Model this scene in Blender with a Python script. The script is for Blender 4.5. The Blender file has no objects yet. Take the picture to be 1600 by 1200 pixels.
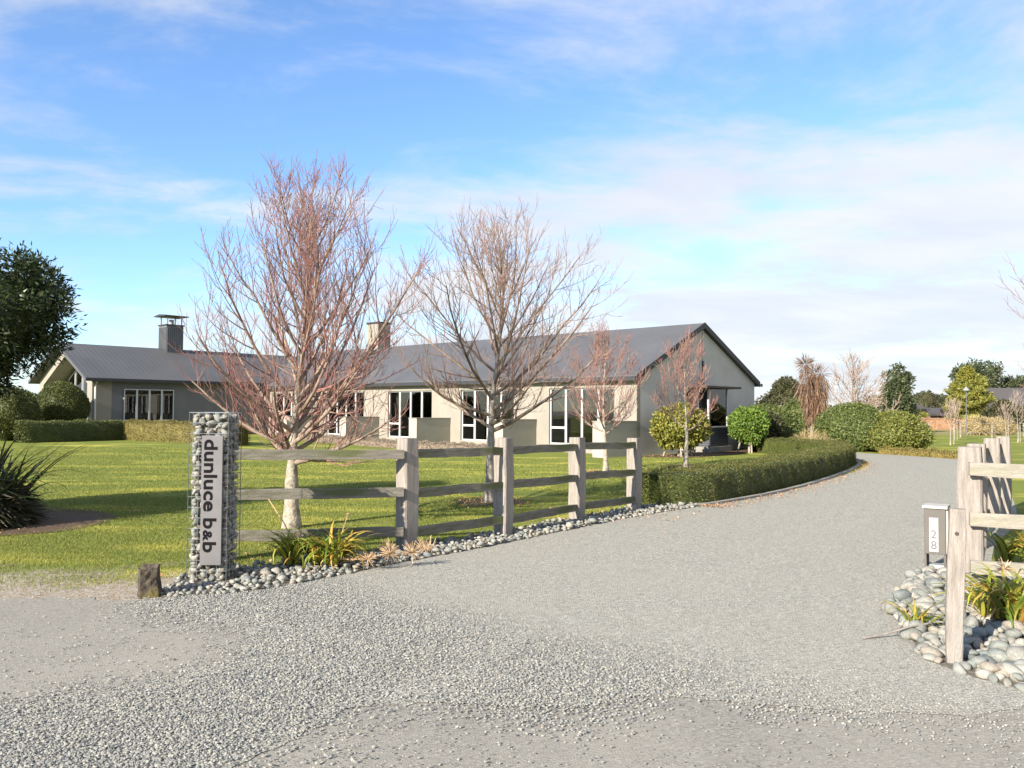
import bpy, math, random
import numpy as np
from mathutils import Vector, Matrix
R = math.radians
random.seed(7); RNG = np.random.default_rng(7)
sc = bpy.context.scene
C = sc.collection

# ------------------------------------------------------------------ camera
cam_d = bpy.data.cameras.new('camera'); cam = bpy.data.objects.new('camera', cam_d); C.objects.link(cam)
cam.location = (0, 0, 1.6)
cam.rotation_euler = (R(90 + 1.78), -0.006, 0)
cam_d.sensor_width = 36; cam_d.lens = 28.9
cam_d.clip_end = 3000; cam_d.clip_start = 0.1
sc.camera = cam

# ------------------------------------------------------------------ sky, sun, exposure
SUN_AZ = (0.663, 0.749)           # horizontal direction the light travels
SUN_EL = R(24.5)
world = bpy.data.worlds.new('World'); sc.world = world; world.use_nodes = True
wn = world.node_tree; wn.nodes.clear()
def wnode(t, **k):
    n = wn.nodes.new(t)
    for a, v in k.items(): setattr(n, a, v)
    return n
def wmath(op, a, b=None, clamp=False):
    n = wnode('ShaderNodeMath', operation=op, use_clamp=clamp)
    for i, v in enumerate((a, b)):
        if v is None: continue
        if isinstance(v, (int, float)): n.inputs[i].default_value = v
        else: wn.links.new(v, n.inputs[i])
    return n.outputs[0]
sky = wnode('ShaderNodeTexSky', sky_type='NISHITA')
sky.sun_disc = False
sky.sun_elevation = SUN_EL
sky.sun_rotation = math.atan2(-SUN_AZ[0], -SUN_AZ[1])
sky.altitude = 0; sky.air_density = 1.0; sky.dust_density = 0.35; sky.ozone_density = 2.0
tc = wnode('ShaderNodeTexCoord')
sep = wnode('ShaderNodeSeparateXYZ'); wn.links.new(tc.outputs['Generated'], sep.inputs[0])
zc = wmath('ADD', wmath('MAXIMUM', sep.outputs[2], 0.0), 0.16)
comb = wnode('ShaderNodeCombineXYZ')
wn.links.new(wmath('DIVIDE', sep.outputs[0], zc), comb.inputs[0])
wn.links.new(wmath('DIVIDE', sep.outputs[1], zc), comb.inputs[1])
def wnoise(scale, detail, rough, dist, off):
    mp = wnode('ShaderNodeMapping'); mp.inputs['Location'].default_value = off
    mp.inputs['Rotation'].default_value = (0, 0, R(-25)); mp.inputs['Scale'].default_value = (1.0, 1.5, 1)
    wn.links.new(comb.outputs[0], mp.inputs[0])
    n = wnode('ShaderNodeTexNoise'); n.inputs['Scale'].default_value = scale; n.inputs['Detail'].default_value = detail
    n.inputs['Roughness'].default_value = rough; n.inputs['Distortion'].default_value = dist
    wn.links.new(mp.outputs[0], n.inputs['Vector']); return n.outputs['Fac']
def wrange(v, a, b, c=0.0, d=1.0):
    n = wnode('ShaderNodeMapRange', interpolation_type='SMOOTHSTEP')
    n.inputs[1].default_value = a; n.inputs[2].default_value = b; n.inputs[3].default_value = c; n.inputs[4].default_value = d
    wn.links.new(v, n.inputs[0]); return n.outputs[0]
n1 = wnoise(1.15, 10, 0.62, 0.3, (3.1, 1.4, 0))
n2 = wnoise(0.33, 3, 0.5, 0.0, (7.3, 2.2, 0))
side = wmath('MULTIPLY', sep.outputs[0], 0.23)
low = wrange(sep.outputs[2], 0.0, 0.36, 0.145, 0.0)
cov = wmath('ADD', wmath('ADD', wmath('ADD', n1, wmath('MULTIPLY', wmath('SUBTRACT', n2, 0.5), 0.5)), side), low)
cloud = wrange(cov, 0.37, 0.69)
cloud = wmath('MULTIPLY', cloud, 0.93)
mixc = wnode('ShaderNodeMix', data_type='RGBA')
wn.links.new(cloud, mixc.inputs['Factor'])
tint = wnode('ShaderNodeMix', data_type='RGBA', blend_type='MULTIPLY'); tint.inputs['Factor'].default_value = 1
wn.links.new(sky.outputs[0], tint.inputs['A']); tint.inputs['B'].default_value = (.80, .97, 1.19, 1)
wn.links.new(tint.outputs['Result'], mixc.inputs['A'])
n3 = wnoise(1.3, 5, 0.55, 0.1, (1.0, 9.0, 0))
cm = wnode('ShaderNodeMix', data_type='RGBA')
wn.links.new(wrange(n3, 0.35, 0.65), cm.inputs['Factor'])
cm.inputs['A'].default_value = (3.45, 3.6, 3.95, 1); cm.inputs['B'].default_value = (4.0, 4.06, 4.2, 1)
wn.links.new(cm.outputs['Result'], mixc.inputs['B'])
bg = wnode('ShaderNodeBackground'); bg.inputs['Strength'].default_value = 0.10
wn.links.new(mixc.outputs['Result'], bg.inputs['Color'])
wo = wnode('ShaderNodeOutputWorld'); wn.links.new(bg.outputs[0], wo.inputs['Surface'])

sl = bpy.data.lights.new('sun', 'SUN'); sl.energy = 5.0; sl.angle = R(0.53); sl.color = (1.0, 0.915, 0.79)
so = bpy.data.objects.new('sun', sl); C.objects.link(so); so.location = (-20, -25, 18)
ldir = Vector((SUN_AZ[0]*math.cos(SUN_EL), SUN_AZ[1]*math.cos(SUN_EL), -math.sin(SUN_EL)))
so.rotation_euler = ldir.to_track_quat('-Z', 'Y').to_euler()

vs = sc.view_settings
vs.view_transform = 'Standard'; vs.look = 'None'; vs.exposure = 1.22; vs.gamma = 1.0; vs.use_curve_mapping = False
sc.cycles.max_bounces = 6; sc.cycles.transparent_max_bounces = 12

# ------------------------------------------------------------------ materials
def mat(name, c1, c2=None, scale=8.0, rough=0.8, bump=0.0, bscale=40.0, rnd=None, detail=4, spec=0.3, trans=0.0,
        stretch=(1,1,1), c3=None, coord='Object', metal=0.0, lo=.35, hi=.65):
    """noise between c1 and c2, optional per-object / per-island colour list in rnd, optional bump"""
    m = bpy.data.materials.new(name); m.use_nodes = True; nt = m.node_tree; N = nt.nodes; L = nt.links
    b = N['Principled BSDF']; b.inputs['Roughness'].default_value = rough; b.inputs['Specular IOR Level'].default_value = spec
    b.inputs['Metallic'].default_value = metal
    if coord == 'World':
        g = N.new('ShaderNodeNewGeometry'); vec = g.outputs['Position']
    else:
        t = N.new('ShaderNodeTexCoord'); vec = t.outputs[coord]
    mp = N.new('ShaderNodeMapping'); mp.inputs['Scale'].default_value = stretch; L.new(vec, mp.inputs[0]); vec = mp.outputs[0]
    col = None
    if rnd:
        kind, cols = rnd
        if kind == 'object':
            o = N.new('ShaderNodeObjectInfo'); rv = o.outputs['Random']
        else:
            o = N.new('ShaderNodeNewGeometry'); rv = o.outputs['Random Per Island']
        rp = N.new('ShaderNodeValToRGB'); rp.color_ramp.interpolation = 'LINEAR'
        while len(rp.color_ramp.elements) < len(cols): rp.color_ramp.elements.new(0.5)
        for i, cc in enumerate(cols):
            rp.color_ramp.elements[i].position = i/(len(cols)-1); rp.color_ramp.elements[i].color = (*cc, 1)
        L.new(rv, rp.inputs[0]); col = rp.outputs[0]
    if c2 is not None:
        n = N.new('ShaderNodeTexNoise'); n.inputs['Scale'].default_value = scale; n.inputs['Detail'].default_value = detail
        n.inputs['Roughness'].default_value = 0.6; L.new(vec, n.inputs['Vector'])
        mr = N.new('ShaderNodeMapRange'); mr.inputs[1].default_value = lo; mr.inputs[2].default_value = hi; L.new(n.outputs['Fac'], mr.inputs[0])
        mx = N.new('ShaderNodeMix'); mx.data_type = 'RGBA'; L.new(mr.outputs[0], mx.inputs['Factor'])
        if col is not None:
            mx.blend_type = 'MULTIPLY'; L.new(col, mx.inputs['A']); mx.inputs['B'].default_value = (*c2, 1)
        else:
            mx.inputs['A'].default_value = (*c1, 1); mx.inputs['B'].default_value = (*c2, 1)
        col = mx.outputs['Result']
    if c3 is not None:
        n = N.new('ShaderNodeTexNoise'); n.inputs['Scale'].default_value = scale*0.23; n.inputs['Detail'].default_value = 5; L.new(vec, n.inputs['Vector'])
        mr = N.new('ShaderNodeMapRange'); mr.inputs[1].default_value = .52; mr.inputs[2].default_value = .68; L.new(n.outputs['Fac'], mr.inputs[0])
        mx = N.new('ShaderNodeMix'); mx.data_type = 'RGBA'; L.new(mr.outputs[0], mx.inputs['Factor'])
        L.new(col, mx.inputs['A']); mx.inputs['B'].default_value = (*c3, 1); col = mx.outputs['Result']
    if col is None: b.inputs['Base Color'].default_value = (*c1, 1)
    else: L.new(col, b.inputs['Base Color'])
    if bump:
        n = N.new('ShaderNodeTexNoise'); n.inputs['Scale'].default_value = bscale; n.inputs['Detail'].default_value = 5; L.new(vec, n.inputs['Vector'])
        bp = N.new('ShaderNodeBump'); bp.inputs['Strength'].default_value = bump; bp.inputs['Distance'].default_value = 0.02
        L.new(n.outputs['Fac'], bp.inputs['Height']); L.new(bp.outputs[0], b.inputs['Normal'])
    if trans:
        tr = N.new('ShaderNodeBsdfTranslucent')
        if col is None: tr.inputs[0].default_value = (*c1, 1)
        else: L.new(col, tr.inputs[0])
        ms = N.new('ShaderNodeMixShader'); ms.inputs[0].default_value = trans
        L.new(b.outputs[0], ms.inputs[1]); L.new(tr.outputs[0], ms.inputs[2]); L.new(ms.outputs[0], N['Material Output'].inputs[0])
    return m

M = {}
STONE = [(.27,.27,.24),(.18,.20,.195),(.35,.33,.28),(.14,.155,.15),(.30,.29,.25),(.42,.39,.33),(.22,.24,.22),(.33,.28,.22),(.25,.26,.24),(.38,.36,.31)]
M['stone'] = mat('river_stone', (.3,.3,.3), (.62,.62,.60), 9, .75, .25, 30, ('object', STONE))
M['stone_loose'] = mat('river_stone_small', (.3,.3,.3), (.62,.62,.60), 9, .75, 0, 30, ('island', STONE))
M['gravel'] = mat('crushed_gravel', (.3,.3,.3), None, rough=.9, rnd=('island', [(.13,.135,.13),(.26,.26,.235),(.33,.32,.275),(.19,.195,.185),(.29,.28,.245),(.38,.365,.31),(.24,.245,.23),(.32,.29,.235),(.17,.18,.175)]))
M['plaster'] = mat('cream_plaster', (.27,.248,.205), (.24,.22,.182), 1.3, .9, .12, 60)
M['gable'] = mat('shade_lifted_plaster', (.48,.46,.42), (.43,.415,.38), 1.3, .9, .12, 60)  # the house plaster lightened, so the gable's shade is lifted in the colour
M['wingwall'] = mat('wing_shade_lifted_plaster', (.35,.325,.275), (.31,.29,.245), 1.3, .9, .12, 60)  # plaster lightened in colour to brighten the wing walls' shaded sides
M['sidewall'] = mat('dark_grey_cladding', (.15,.15,.155), (.13,.13,.135), 1.3, .8)
M['limb'] = mat('tan_limb_bark', (.30,.23,.175), (.19,.135,.105), 6, .9, .2, 30)
M['limb_dark'] = mat('brown_limb_bark', (.25,.195,.145), (.14,.10,.078), 6, .9, .2, 30)
M['roof'] = mat('grey_roofing', (.115,.118,.122), (.135,.136,.138), .6, .5, 0)
def ribbed(name, axis):
    m = mat(name, (.082,.083,.086), (.10,.10,.102), .5, .6); N = m.node_tree.nodes; L = m.node_tree.links
    t = N.new('ShaderNodeTexCoord'); w = N.new('ShaderNodeTexWave'); w.bands_direction = axis; w.inputs['Scale'].default_value = 1.3; w.inputs['Distortion'].default_value = 0; w.wave_profile = 'SIN'
    L.new(t.outputs['Object'], w.inputs['Vector']); r = N.new('ShaderNodeMapRange'); r.inputs[1].default_value = .82; r.inputs[2].default_value = .97; L.new(w.outputs['Fac'], r.inputs[0])
    b = N.new('ShaderNodeBump'); b.inputs['Strength'].default_value = .35; b.inputs['Distance'].default_value = .02; L.new(r.outputs[0], b.inputs['Height']); L.new(b.outputs[0], N['Principled BSDF'].inputs['Normal']); return m
M['roof'] = ribbed('ribbed_roofing', 'X'); M['roof_wing'] = ribbed('ribbed_wing_roofing', 'Y')
M['fascia'] = mat('dark_fascia', (.035,.037,.04), None, rough=.5)
M['white'] = mat('white_joinery', (.50,.50,.485), None, rough=.4)
M['cladding'] = mat('chimney_cladding', (.13,.135,.14), (.10,.105,.11), 2, .55)
M['louvre'] = mat('louvre_grey', (.085,.09,.10), None, rough=.5)
M['timber'] = mat('weathered_timber', (.33,.29,.25), (.21,.185,.16), 5, .9, .6, 40, stretch=(6,6,.7), detail=8, c3=(.30,.28,.25))
M['rail'] = mat('weathered_rail', (.25,.225,.185), (.15,.14,.11), 5, .9, .7, 40, stretch=(1,7,7), detail=8, c3=(.12,.13,.06))
M['rail_sunlit'] = mat('sunlit_rail', (.36,.325,.265), (.25,.225,.185), 5, .9, .6, 40, stretch=(1,7,7), detail=8, c3=(.27,.26,.18))  # rail timber lightened; sun on the right front rails is in the colour
M['oldwood'] = mat('rotten_timber', (.035,.028,.020), (.10,.08,.06), 14, .95, .9, 25, c3=(.14,.11,.03))
M['bark_pale'] = mat('pale_bark', (.40,.355,.285), (.20,.17,.13), 11, .9, 1.0, 22, c3=(.17,.155,.11))
M['bark_grey'] = mat('grey_bark', (.36,.32,.265), (.19,.165,.135), 9, .9, .7, 25)
M['twig_red'] = mat('red_twigs', (.30,.16,.13), None, rough=.8, rnd=('island', [(.24,.15,.115),(.27,.125,.105),(.18,.11,.085),(.31,.21,.155),(.32,.12,.115),(.25,.155,.12)]))
M['twig_brown'] = mat('brown_twigs', (.30,.16,.13), None, rough=.8, rnd=('island', [(.26,.19,.14),(.29,.155,.125),(.19,.135,.105),(.33,.24,.17)]))
M['twig_far'] = mat('far_twigs', (.30,.16,.13), None, rough=.8, rnd=('island', [(.34,.27,.22),(.28,.20,.16),(.42,.34,.28)]))
def leafmat(name, cols, trans=.25, rough=.55): return mat(name, cols[0], None, rough=rough, rnd=('island', cols), trans=trans, spec=.35)
M['leaf_dark'] = leafmat('dark_glossy_leaf', [(.022,.04,.013),(.04,.06,.02),(.03,.045,.012),(.065,.075,.03)], .15, .4)
M['leaf_hedge'] = leafmat('hedge_leaf', [(.07,.095,.024),(.125,.13,.034),(.05,.07,.019),(.18,.155,.042),(.09,.11,.028)])
M['leaf_gold'] = leafmat('golden_hedge_leaf', [(.20,.16,.045),(.13,.13,.035),(.28,.20,.06),(.10,.11,.03)])
M['leaf_ball'] = leafmat('topiary_leaf', [(.07,.09,.022),(.11,.12,.03),(.05,.07,.018),(.15,.145,.04)])
M['leaf_lime'] = leafmat('lime_leaf', [(.11,.20,.03),(.18,.27,.04),(.07,.13,.022),(.25,.30,.06)], .35)
M['leaf_mid'] = leafmat('shrub_leaf', [(.09,.13,.035),(.14,.17,.045),(.06,.09,.025),(.20,.21,.06)])
M['leaf_yellow'] = leafmat('yellow_green_leaf', [(.16,.17,.03),(.26,.24,.04),(.10,.13,.025),(.34,.29,.06)])
M['leaf_lemon'] = leafmat('lemon_green_leaf', [(.13,.16,.035),(.20,.21,.045),(.09,.12,.028),(.28,.26,.06)])
M['leaf_olive'] = leafmat('olive_leaf', [(.055,.06,.025),(.09,.085,.035),(.04,.045,.02)])
M['leaf_conifer'] = leafmat('conifer_leaf', [(.05,.075,.03),(.085,.10,.04),(.035,.055,.025),(.13,.13,.06)])
M['leaf_brown'] = leafmat('brown_strap_leaf', [(.20,.115,.07),(.28,.17,.10),(.14,.08,.05),(.34,.22,.14)])
M['leaf_dry'] = leafmat('dry_hedge_leaf', [(.30,.235,.175),(.22,.17,.12),(.36,.28,.21),(.16,.14,.08)])
M['leaf_rust'] = leafmat('rusty_grass_leaf', [(.42,.24,.13),(.34,.19,.11),(.50,.33,.19)])
M['leaf_straw'] = leafmat('straw_leaf', [(.45,.34,.19),(.36,.28,.12),(.52,.42,.26)])
M['strap'] = mat('strap_leaf', (.1,.2,.03), None, rough=.45, trans=.3, rnd=('object', [(.10,.17,.028),(.22,.27,.035),(.38,.37,.05),(.14,.21,.03),(.50,.36,.06),(.19,.25,.035),(.52,.27,.07),(.46,.38,.06),(.26,.30,.045),(.12,.19,.03),(.55,.32,.08)]))
M['flax'] = mat('flax_leaf', (.03,.04,.02), None, rough=.4, trans=.12, rnd=('object', [(.025,.040,.016),(.05,.08,.022),(.07,.06,.032),(.035,.055,.02),(.08,.07,.04),(.06,.11,.03)]))
M['straw'] = mat('dry_straw', (.44,.30,.17), None, rough=.8, rnd=('island', [(.50,.34,.19),(.38,.25,.14),(.58,.44,.28)]))
M['litter'] = mat('fallen_leaves', (.3,.15,.06), None, rough=.8, rnd=('island', [(.38,.20,.10),(.28,.14,.07),(.45,.29,.17),(.22,.13,.08)]))
M['grass'] = mat('grass_blades', (.1,.15,.03), None, rough=.6, trans=.3, rnd=('island', [(.115,.158,.028),(.175,.21,.04),(.135,.178,.032),(.26,.262,.06),(.185,.215,.042),(.32,.30,.10)]), c3=(.42,.39,.085), scale=3.2, stretch=(.6,1.4,1), coord='World')
M['mulch'] = mat('bark_mulch', (.060,.040,.026), (.15,.095,.055), 45, .95, 1.0, 60, c3=(.09,.065,.035), coord='World')
M['soil'] = mat('dark_soil', (.10,.085,.065), (.17,.15,.12), 20, .95, .8, 30)
M['kerb'] = mat('concrete_edging', (.27,.26,.235), (.20,.19,.175), 5, .9, .3, 40)
M['steel'] = mat('galvanised_wire', (.30,.31,.32), None, rough=.5, metal=.3)
M['sign'] = mat('brushed_aluminium_sign', (.158,.151,.151), (.13,.126,.126), 3, .5, metal=.1)
M['ink'] = mat('black_lettering', (.010,.009,.010), None, rough=.8, spec=.05)
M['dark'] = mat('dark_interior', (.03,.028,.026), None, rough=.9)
M['bolt'] = mat('rusty_bolt', (.06,.045,.035), None, rough=.7)
M['box'] = mat('taupe_letterbox', (.115,.105,.092), (.10,.09,.08), 4, .55)
M['boxtop'] = mat('pale_letterbox_lid', (.42,.385,.34), None, rough=.5)
M['curtain'] = mat('linen_curtain', (.45,.38,.30), None, rough=.9)
M['farwhite'] = mat('far_white_wall', (.72,.70,.66), None, rough=.8)
M['farroof'] = mat('far_dark_roof', (.075,.068,.066), None, rough=.6)
M['brick'] = mat('far_brown_wall', (.30,.22,.18), None, rough=.8)
M['pipe'] = mat('white_downpipe', (.60,.58,.53), None, rough=.5)
def glassmat():
    m = bpy.data.materials.new('window_glass'); m.use_nodes = True; N = m.node_tree.nodes; L = m.node_tree.links; N.clear()
    fr = N.new('ShaderNodeFresnel'); fr.inputs[0].default_value = 1.52
    ad = N.new('ShaderNodeMath'); ad.operation = 'ADD'; ad.inputs[1].default_value = .05; L.new(fr.outputs[0], ad.inputs[0])
    gl = N.new('ShaderNodeBsdfGlossy'); gl.inputs['Roughness'].default_value = .02
    tr = N.new('ShaderNodeBsdfTransparent'); tr.inputs[0].default_value = (.55,.57,.58,1)
    mx = N.new('ShaderNodeMixShader'); L.new(ad.outputs[0], mx.inputs[0]); L.new(tr.outputs[0], mx.inputs[1]); L.new(gl.outputs[0], mx.inputs[2])
    o = N.new('ShaderNodeOutputMaterial'); L.new(mx.outputs[0], o.inputs[0]); return m
M['glass'] = glassmat()

def groundmat():
    m = bpy.data.materials.new('lawn_ground'); m.use_nodes = True; nt = m.node_tree; N = nt.nodes; L = nt.links; b = N['Principled BSDF']
    b.inputs['Roughness'].default_value = .95; b.inputs['Specular IOR Level'].default_value = .1
    g = N.new('ShaderNodeNewGeometry'); P = g.outputs['Position']
    def noise(s, d=5, st=(1,1,1)):
        mp = N.new('ShaderNodeMapping'); mp.inputs['Scale'].default_value = st; L.new(P, mp.inputs[0])
        n = N.new('ShaderNodeTexNoise'); n.inputs['Scale'].default_value = s; n.inputs['Detail'].default_value = d; n.inputs['Roughness'].default_value = .62; L.new(mp.outputs[0], n.inputs['Vector']); return n.outputs['Fac']
    def rng(v, a, b_, c=0., d=1.):
        n = N.new('ShaderNodeMapRange'); n.inputs[1].default_value = a; n.inputs[2].default_value = b_; n.inputs[3].default_value = c; n.inputs[4].default_value = d; L.new(v, n.inputs[0]); return n.outputs[0]
    def mth(op, a, c):
        n = N.new('ShaderNodeMath'); n.operation = op; n.use_clamp = (op != 'SUBTRACT')
        for i, v in enumerate((a, c)):
            if isinstance(v, (int, float)): n.inputs[i].default_value = v
            else: L.new(v, n.inputs[i])
        return n.outputs[0]
    def mix(f, a, c):
        n = N.new('ShaderNodeMix'); n.data_type = 'RGBA'; L.new(f, n.inputs['Factor'])
        for k, v in (('A', a), ('B', c)):
            if isinstance(v, tuple): n.inputs[k].default_value = (*v, 1)
            else: L.new(v, n.inputs[k])
        return n.outputs['Result']
    c = mix(rng(noise(.55, 6), .35, .65), (.125,.165,.030), (.19,.208,.044))
    c = mix(rng(noise(9, 6), .35, .7), c, (.165,.19,.036))
    c = mix(rng(noise(.42, 6, (.55, 1.5, 1)), .55, .64), c, (.40,.36,.07))          # yellow mossy streaks
    c = mix(rng(noise(1.6, 6, (.8, 1.3, 1)), .58, .72), c, (.22,.19,.075))
    s = N.new('ShaderNodeSeparateXYZ'); L.new(P, s.inputs[0])
    # worn verge beside the road, bare earth and grit with grass fraying into it
    v = mth('ADD', rng(s.outputs[1], 6.8, 9.4, 1.0, 0.0), mth('MULTIPLY', mth('SUBTRACT', noise(2.2, 7), .5), 1.6))
    c = mix(rng(v, .42, .66), c, mix(rng(noise(14, 4), .4, .6), (.27,.215,.15), (.36,.32,.26)))
    # dry paddock far off
    f = mth('MULTIPLY', rng(s.outputs[1], 52, 75), rng(noise(.06, 4, (.4, 1.6, 1)), .40, .55))
    c = mix(f, c, (.33,.23,.13))
    L.new(c, b.inputs['Base Color'])
    bp = N.new('ShaderNodeBump'); bp.inputs['Strength'].default_value = .6; bp.inputs['Distance'].default_value = .03
    L.new(noise(35, 4), bp.inputs['Height']); L.new(bp.outputs[0], b.inputs['Normal'])
    return m
M['ground'] = groundmat()
def gritmat(name, base, lo, hi, warm, bs, bd, vs=160):
    """fine compacted stone surface: voronoi grit plus broad tone drift"""
    m = bpy.data.materials.new(name); m.use_nodes = True; nt = m.node_tree; N = nt.nodes; L = nt.links; b = N['Principled BSDF']
    b.inputs['Roughness'].default_value = .95; b.inputs['Specular IOR Level'].default_value = .15
    g = N.new('ShaderNodeNewGeometry'); P = g.outputs['Position']
    v = N.new('ShaderNodeTexVoronoi'); v.inputs['Scale'].default_value = vs; L.new(P, v.inputs['Vector'])
    sx = N.new('ShaderNodeSeparateColor'); L.new(v.outputs['Color'], sx.inputs[0])
    m1 = N.new('ShaderNodeMix'); m1.data_type = 'RGBA'; m1.inputs['A'].default_value = (*lo, 1); m1.inputs['B'].default_value = (*hi, 1); L.new(sx.outputs[0], m1.inputs['Factor'])
    v2 = N.new('ShaderNodeTexVoronoi'); v2.inputs['Scale'].default_value = vs*.37; L.new(P, v2.inputs['Vector'])
    s2 = N.new('ShaderNodeSeparateColor'); L.new(v2.outputs['Color'], s2.inputs[0])
    m2 = N.new('ShaderNodeMix'); m2.data_type = 'RGBA'; m2.inputs['B'].default_value = (*base, 1); L.new(m1.outputs['Result'], m2.inputs['A'])
    r2 = N.new('ShaderNodeMapRange'); r2.inputs[1].default_value = .1; r2.inputs[2].default_value = .9; r2.inputs[3].default_value = .1; r2.inputs[4].default_value = .75; L.new(s2.outputs[1], r2.inputs[0]); L.new(r2.outputs[0], m2.inputs['Factor'])
    n = N.new('ShaderNodeTexNoise'); n.inputs['Scale'].default_value = .7; n.inputs['Detail'].default_value = 6; L.new(P, n.inputs['Vector'])
    r3 = N.new('ShaderNodeMapRange'); r3.inputs[1].default_value = .42; r3.inputs[2].default_value = .68; r3.inputs[4].default_value = .55; L.new(n.outputs['Fac'], r3.inputs[0])
    m3 = N.new('ShaderNodeMix'); m3.data_type = 'RGBA'; m3.inputs['B'].default_value = (*warm, 1); L.new(m2.outputs['Result'], m3.inputs['A']); L.new(r3.outputs[0], m3.inputs['Factor'])
    L.new(m3.outputs['Result'], b.inputs['Base Color'])
    bp = N.new('ShaderNodeBump'); bp.inputs['Strength'].default_value = bs; bp.inputs['Distance'].default_value = bd
    L.new(v.outputs['Distance'], bp.inputs['Height']); L.new(bp.outputs[0], b.inputs['Normal'])
    return m
M['drive'] = gritmat('fine_gravel', (.295,.282,.235), (.15,.145,.125), (.46,.445,.375), (.315,.295,.24), .6, .012, 58)
M['road'] = gritmat('worn_chip_seal', (.245,.23,.192), (.14,.13,.11), (.35,.33,.28), (.315,.293,.243), .3, .007, 90)

# ------------------------------------------------------------------ mesh helpers
def tag(o, label=None, cat=None, group=None, kind=None):
    if label: o['label'] = label
    if cat: o['category'] = cat
    if group: o['group'] = group
    if kind: o['kind'] = kind
    return o
def link(name, me, m=None, parent=None, loc=(0,0,0), rot=(0,0,0), scale=(1,1,1)):
    o = bpy.data.objects.new(name, me); C.objects.link(o)
    if m is not None and not me.materials: me.materials.append(m)
    if parent is not None: o.parent = parent
    o.location = loc; o.rotation_euler = rot; o.scale = scale
    return o
def empty(name, loc=(0,0,0), rz=0, label=None, cat=None, group=None):
    o = bpy.data.objects.new(name, None); C.objects.link(o); o.location = loc; o.rotation_euler = (0,0,rz); o.empty_display_size = .2
    return tag(o, label, cat, group)
def np_mesh(name, v, f, smooth=False):
    """v (n,3); f (m,k) all faces the same size"""
    me = bpy.data.meshes.new(name); v = np.asarray(v, np.float32); f = np.asarray(f, np.int32)
    k = f.shape[1]
    me.vertices.add(len(v)); me.vertices.foreach_set('co', v.ravel())
    me.loops.add(f.size); me.loops.foreach_set('vertex_index', f.ravel())
    me.polygons.add(len(f)); me.polygons.foreach_set('loop_start', np.arange(0, f.size, k, dtype=np.int32))
    me.polygons.foreach_set('loop_total', np.full(len(f), k, np.int32))
    if smooth: me.polygons.foreach_set('use_smooth', np.ones(len(f), bool))
    me.update(calc_edges=True); return me
class MB:
    """collects boxes, prisms and tubes into one mesh"""
    def __init__(s): s.v = []; s.f = []
    def add(s, vs, fs):
        o = len(s.v); s.v += [tuple(p) for p in vs]; s.f += [tuple(i+o for i in q) for q in fs]; return s
    def box(s, x0, x1, y0, y1, z0, z1, mtx=None):
        vs = [Vector(p) for p in ((x0,y0,z0),(x1,y0,z0),(x1,y1,z0),(x0,y1,z0),(x0,y0,z1),(x1,y0,z1),(x1,y1,z1),(x0,y1,z1))]
        if mtx is not None: vs = [mtx @ p for p in vs]
        return s.add(vs, [(0,3,2,1),(4,5,6,7),(0,1,5,4),(1,2,6,5),(2,3,7,6),(3,0,4,7)])
    def prism(s, pts, a, b, axis='y'):
        """pts: 2-D outline (counter-clockwise seen from -axis), extruded from a to b"""
        n = len(pts)
        mk = {'y': lambda p, t: (p[0], t, p[1]), 'x': lambda p, t: (t, p[0], p[1]), 'z': lambda p, t: (p[0], p[1], t)}[axis]
        vs = [mk(p, a) for p in pts] + [mk(p, b) for p in pts]
        return s.add(vs, [tuple(range(n)), tuple(range(2*n-1, n-1, -1))] + [(i, i+n, (i+1) % n + n, (i+1) % n) for i in range(n)])
    def tube(s, pts, rad, n=6):
        pts = [Vector(p) for p in pts]; rad = rad if isinstance(rad, (list, tuple)) else [rad]*len(pts); rings = []
        for i, p in enumerate(pts):
            d = (pts[min(i+1, len(pts)-1)] - pts[max(i-1, 0)]).normalized()
            a = d.cross(Vector((0,0,1)) if abs(d.z) < .9 else Vector((1,0,0))).normalized(); b = d.cross(a)
            rings += [p + rad[i]*(a*math.cos(6.2832*k/n) + b*math.sin(6.2832*k/n)) for k in range(n)]
        m = len(pts)
        fs = [(i*n+k, i*n+(k+1) % n, (i+1)*n+(k+1) % n, (i+1)*n+k) for i in range(m-1) for k in range(n)]
        return s.add(rings, fs + [tuple(range(n-1, -1, -1)), tuple((m-1)*n+k for k in range(n))])
    def mesh(s, name, smooth=False, fix=True):
        me = bpy.data.meshes.new(name); me.from_pydata(s.v, [], s.f); me.update()
        if fix:
            import bmesh
            bm = bmesh.new(); bm.from_mesh(me); bmesh.ops.recalc_face_normals(bm, faces=bm.faces); bm.to_mesh(me); bm.free()
        if smooth: me.polygons.foreach_set('use_smooth', np.ones(len(me.polygons), bool))
        return me
    def build(s, name, m, parent=None, loc=(0,0,0), rot=(0,0,0), smooth=False, bevel=0):
        o = link(name, s.mesh(name, smooth), m, parent, loc, rot)
        if bevel:
            bv = o.modifiers.new('bevel', 'BEVEL'); bv.width = bevel; bv.segments = 2; bv.limit_method = 'ANGLE'
        return o
def unit(a): return a/np.maximum(np.linalg.norm(a, axis=-1, keepdims=True), 1e-9)
def sstep(x): x = np.clip(x, 0, 1); return x*x*(3-2*x)
def gz(x, y):
    """height of the lawn: it rises a little towards the far wing"""
    return .16*sstep((np.asarray(y)-18)/14)*sstep((-np.asarray(x)-4)/10)
def inpoly(px, py, poly):
    r = np.zeros(len(px), bool); n = len(poly)
    for i in range(n):
        x0, y0 = poly[i]; x1, y1 = poly[(i+1) % n]
        if y0 == y1: continue
        c = ((y0 > py) != (y1 > py)) & (px < (x1-x0)*(py-y0)/(y1-y0)+x0); r ^= c
    return r
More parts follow.
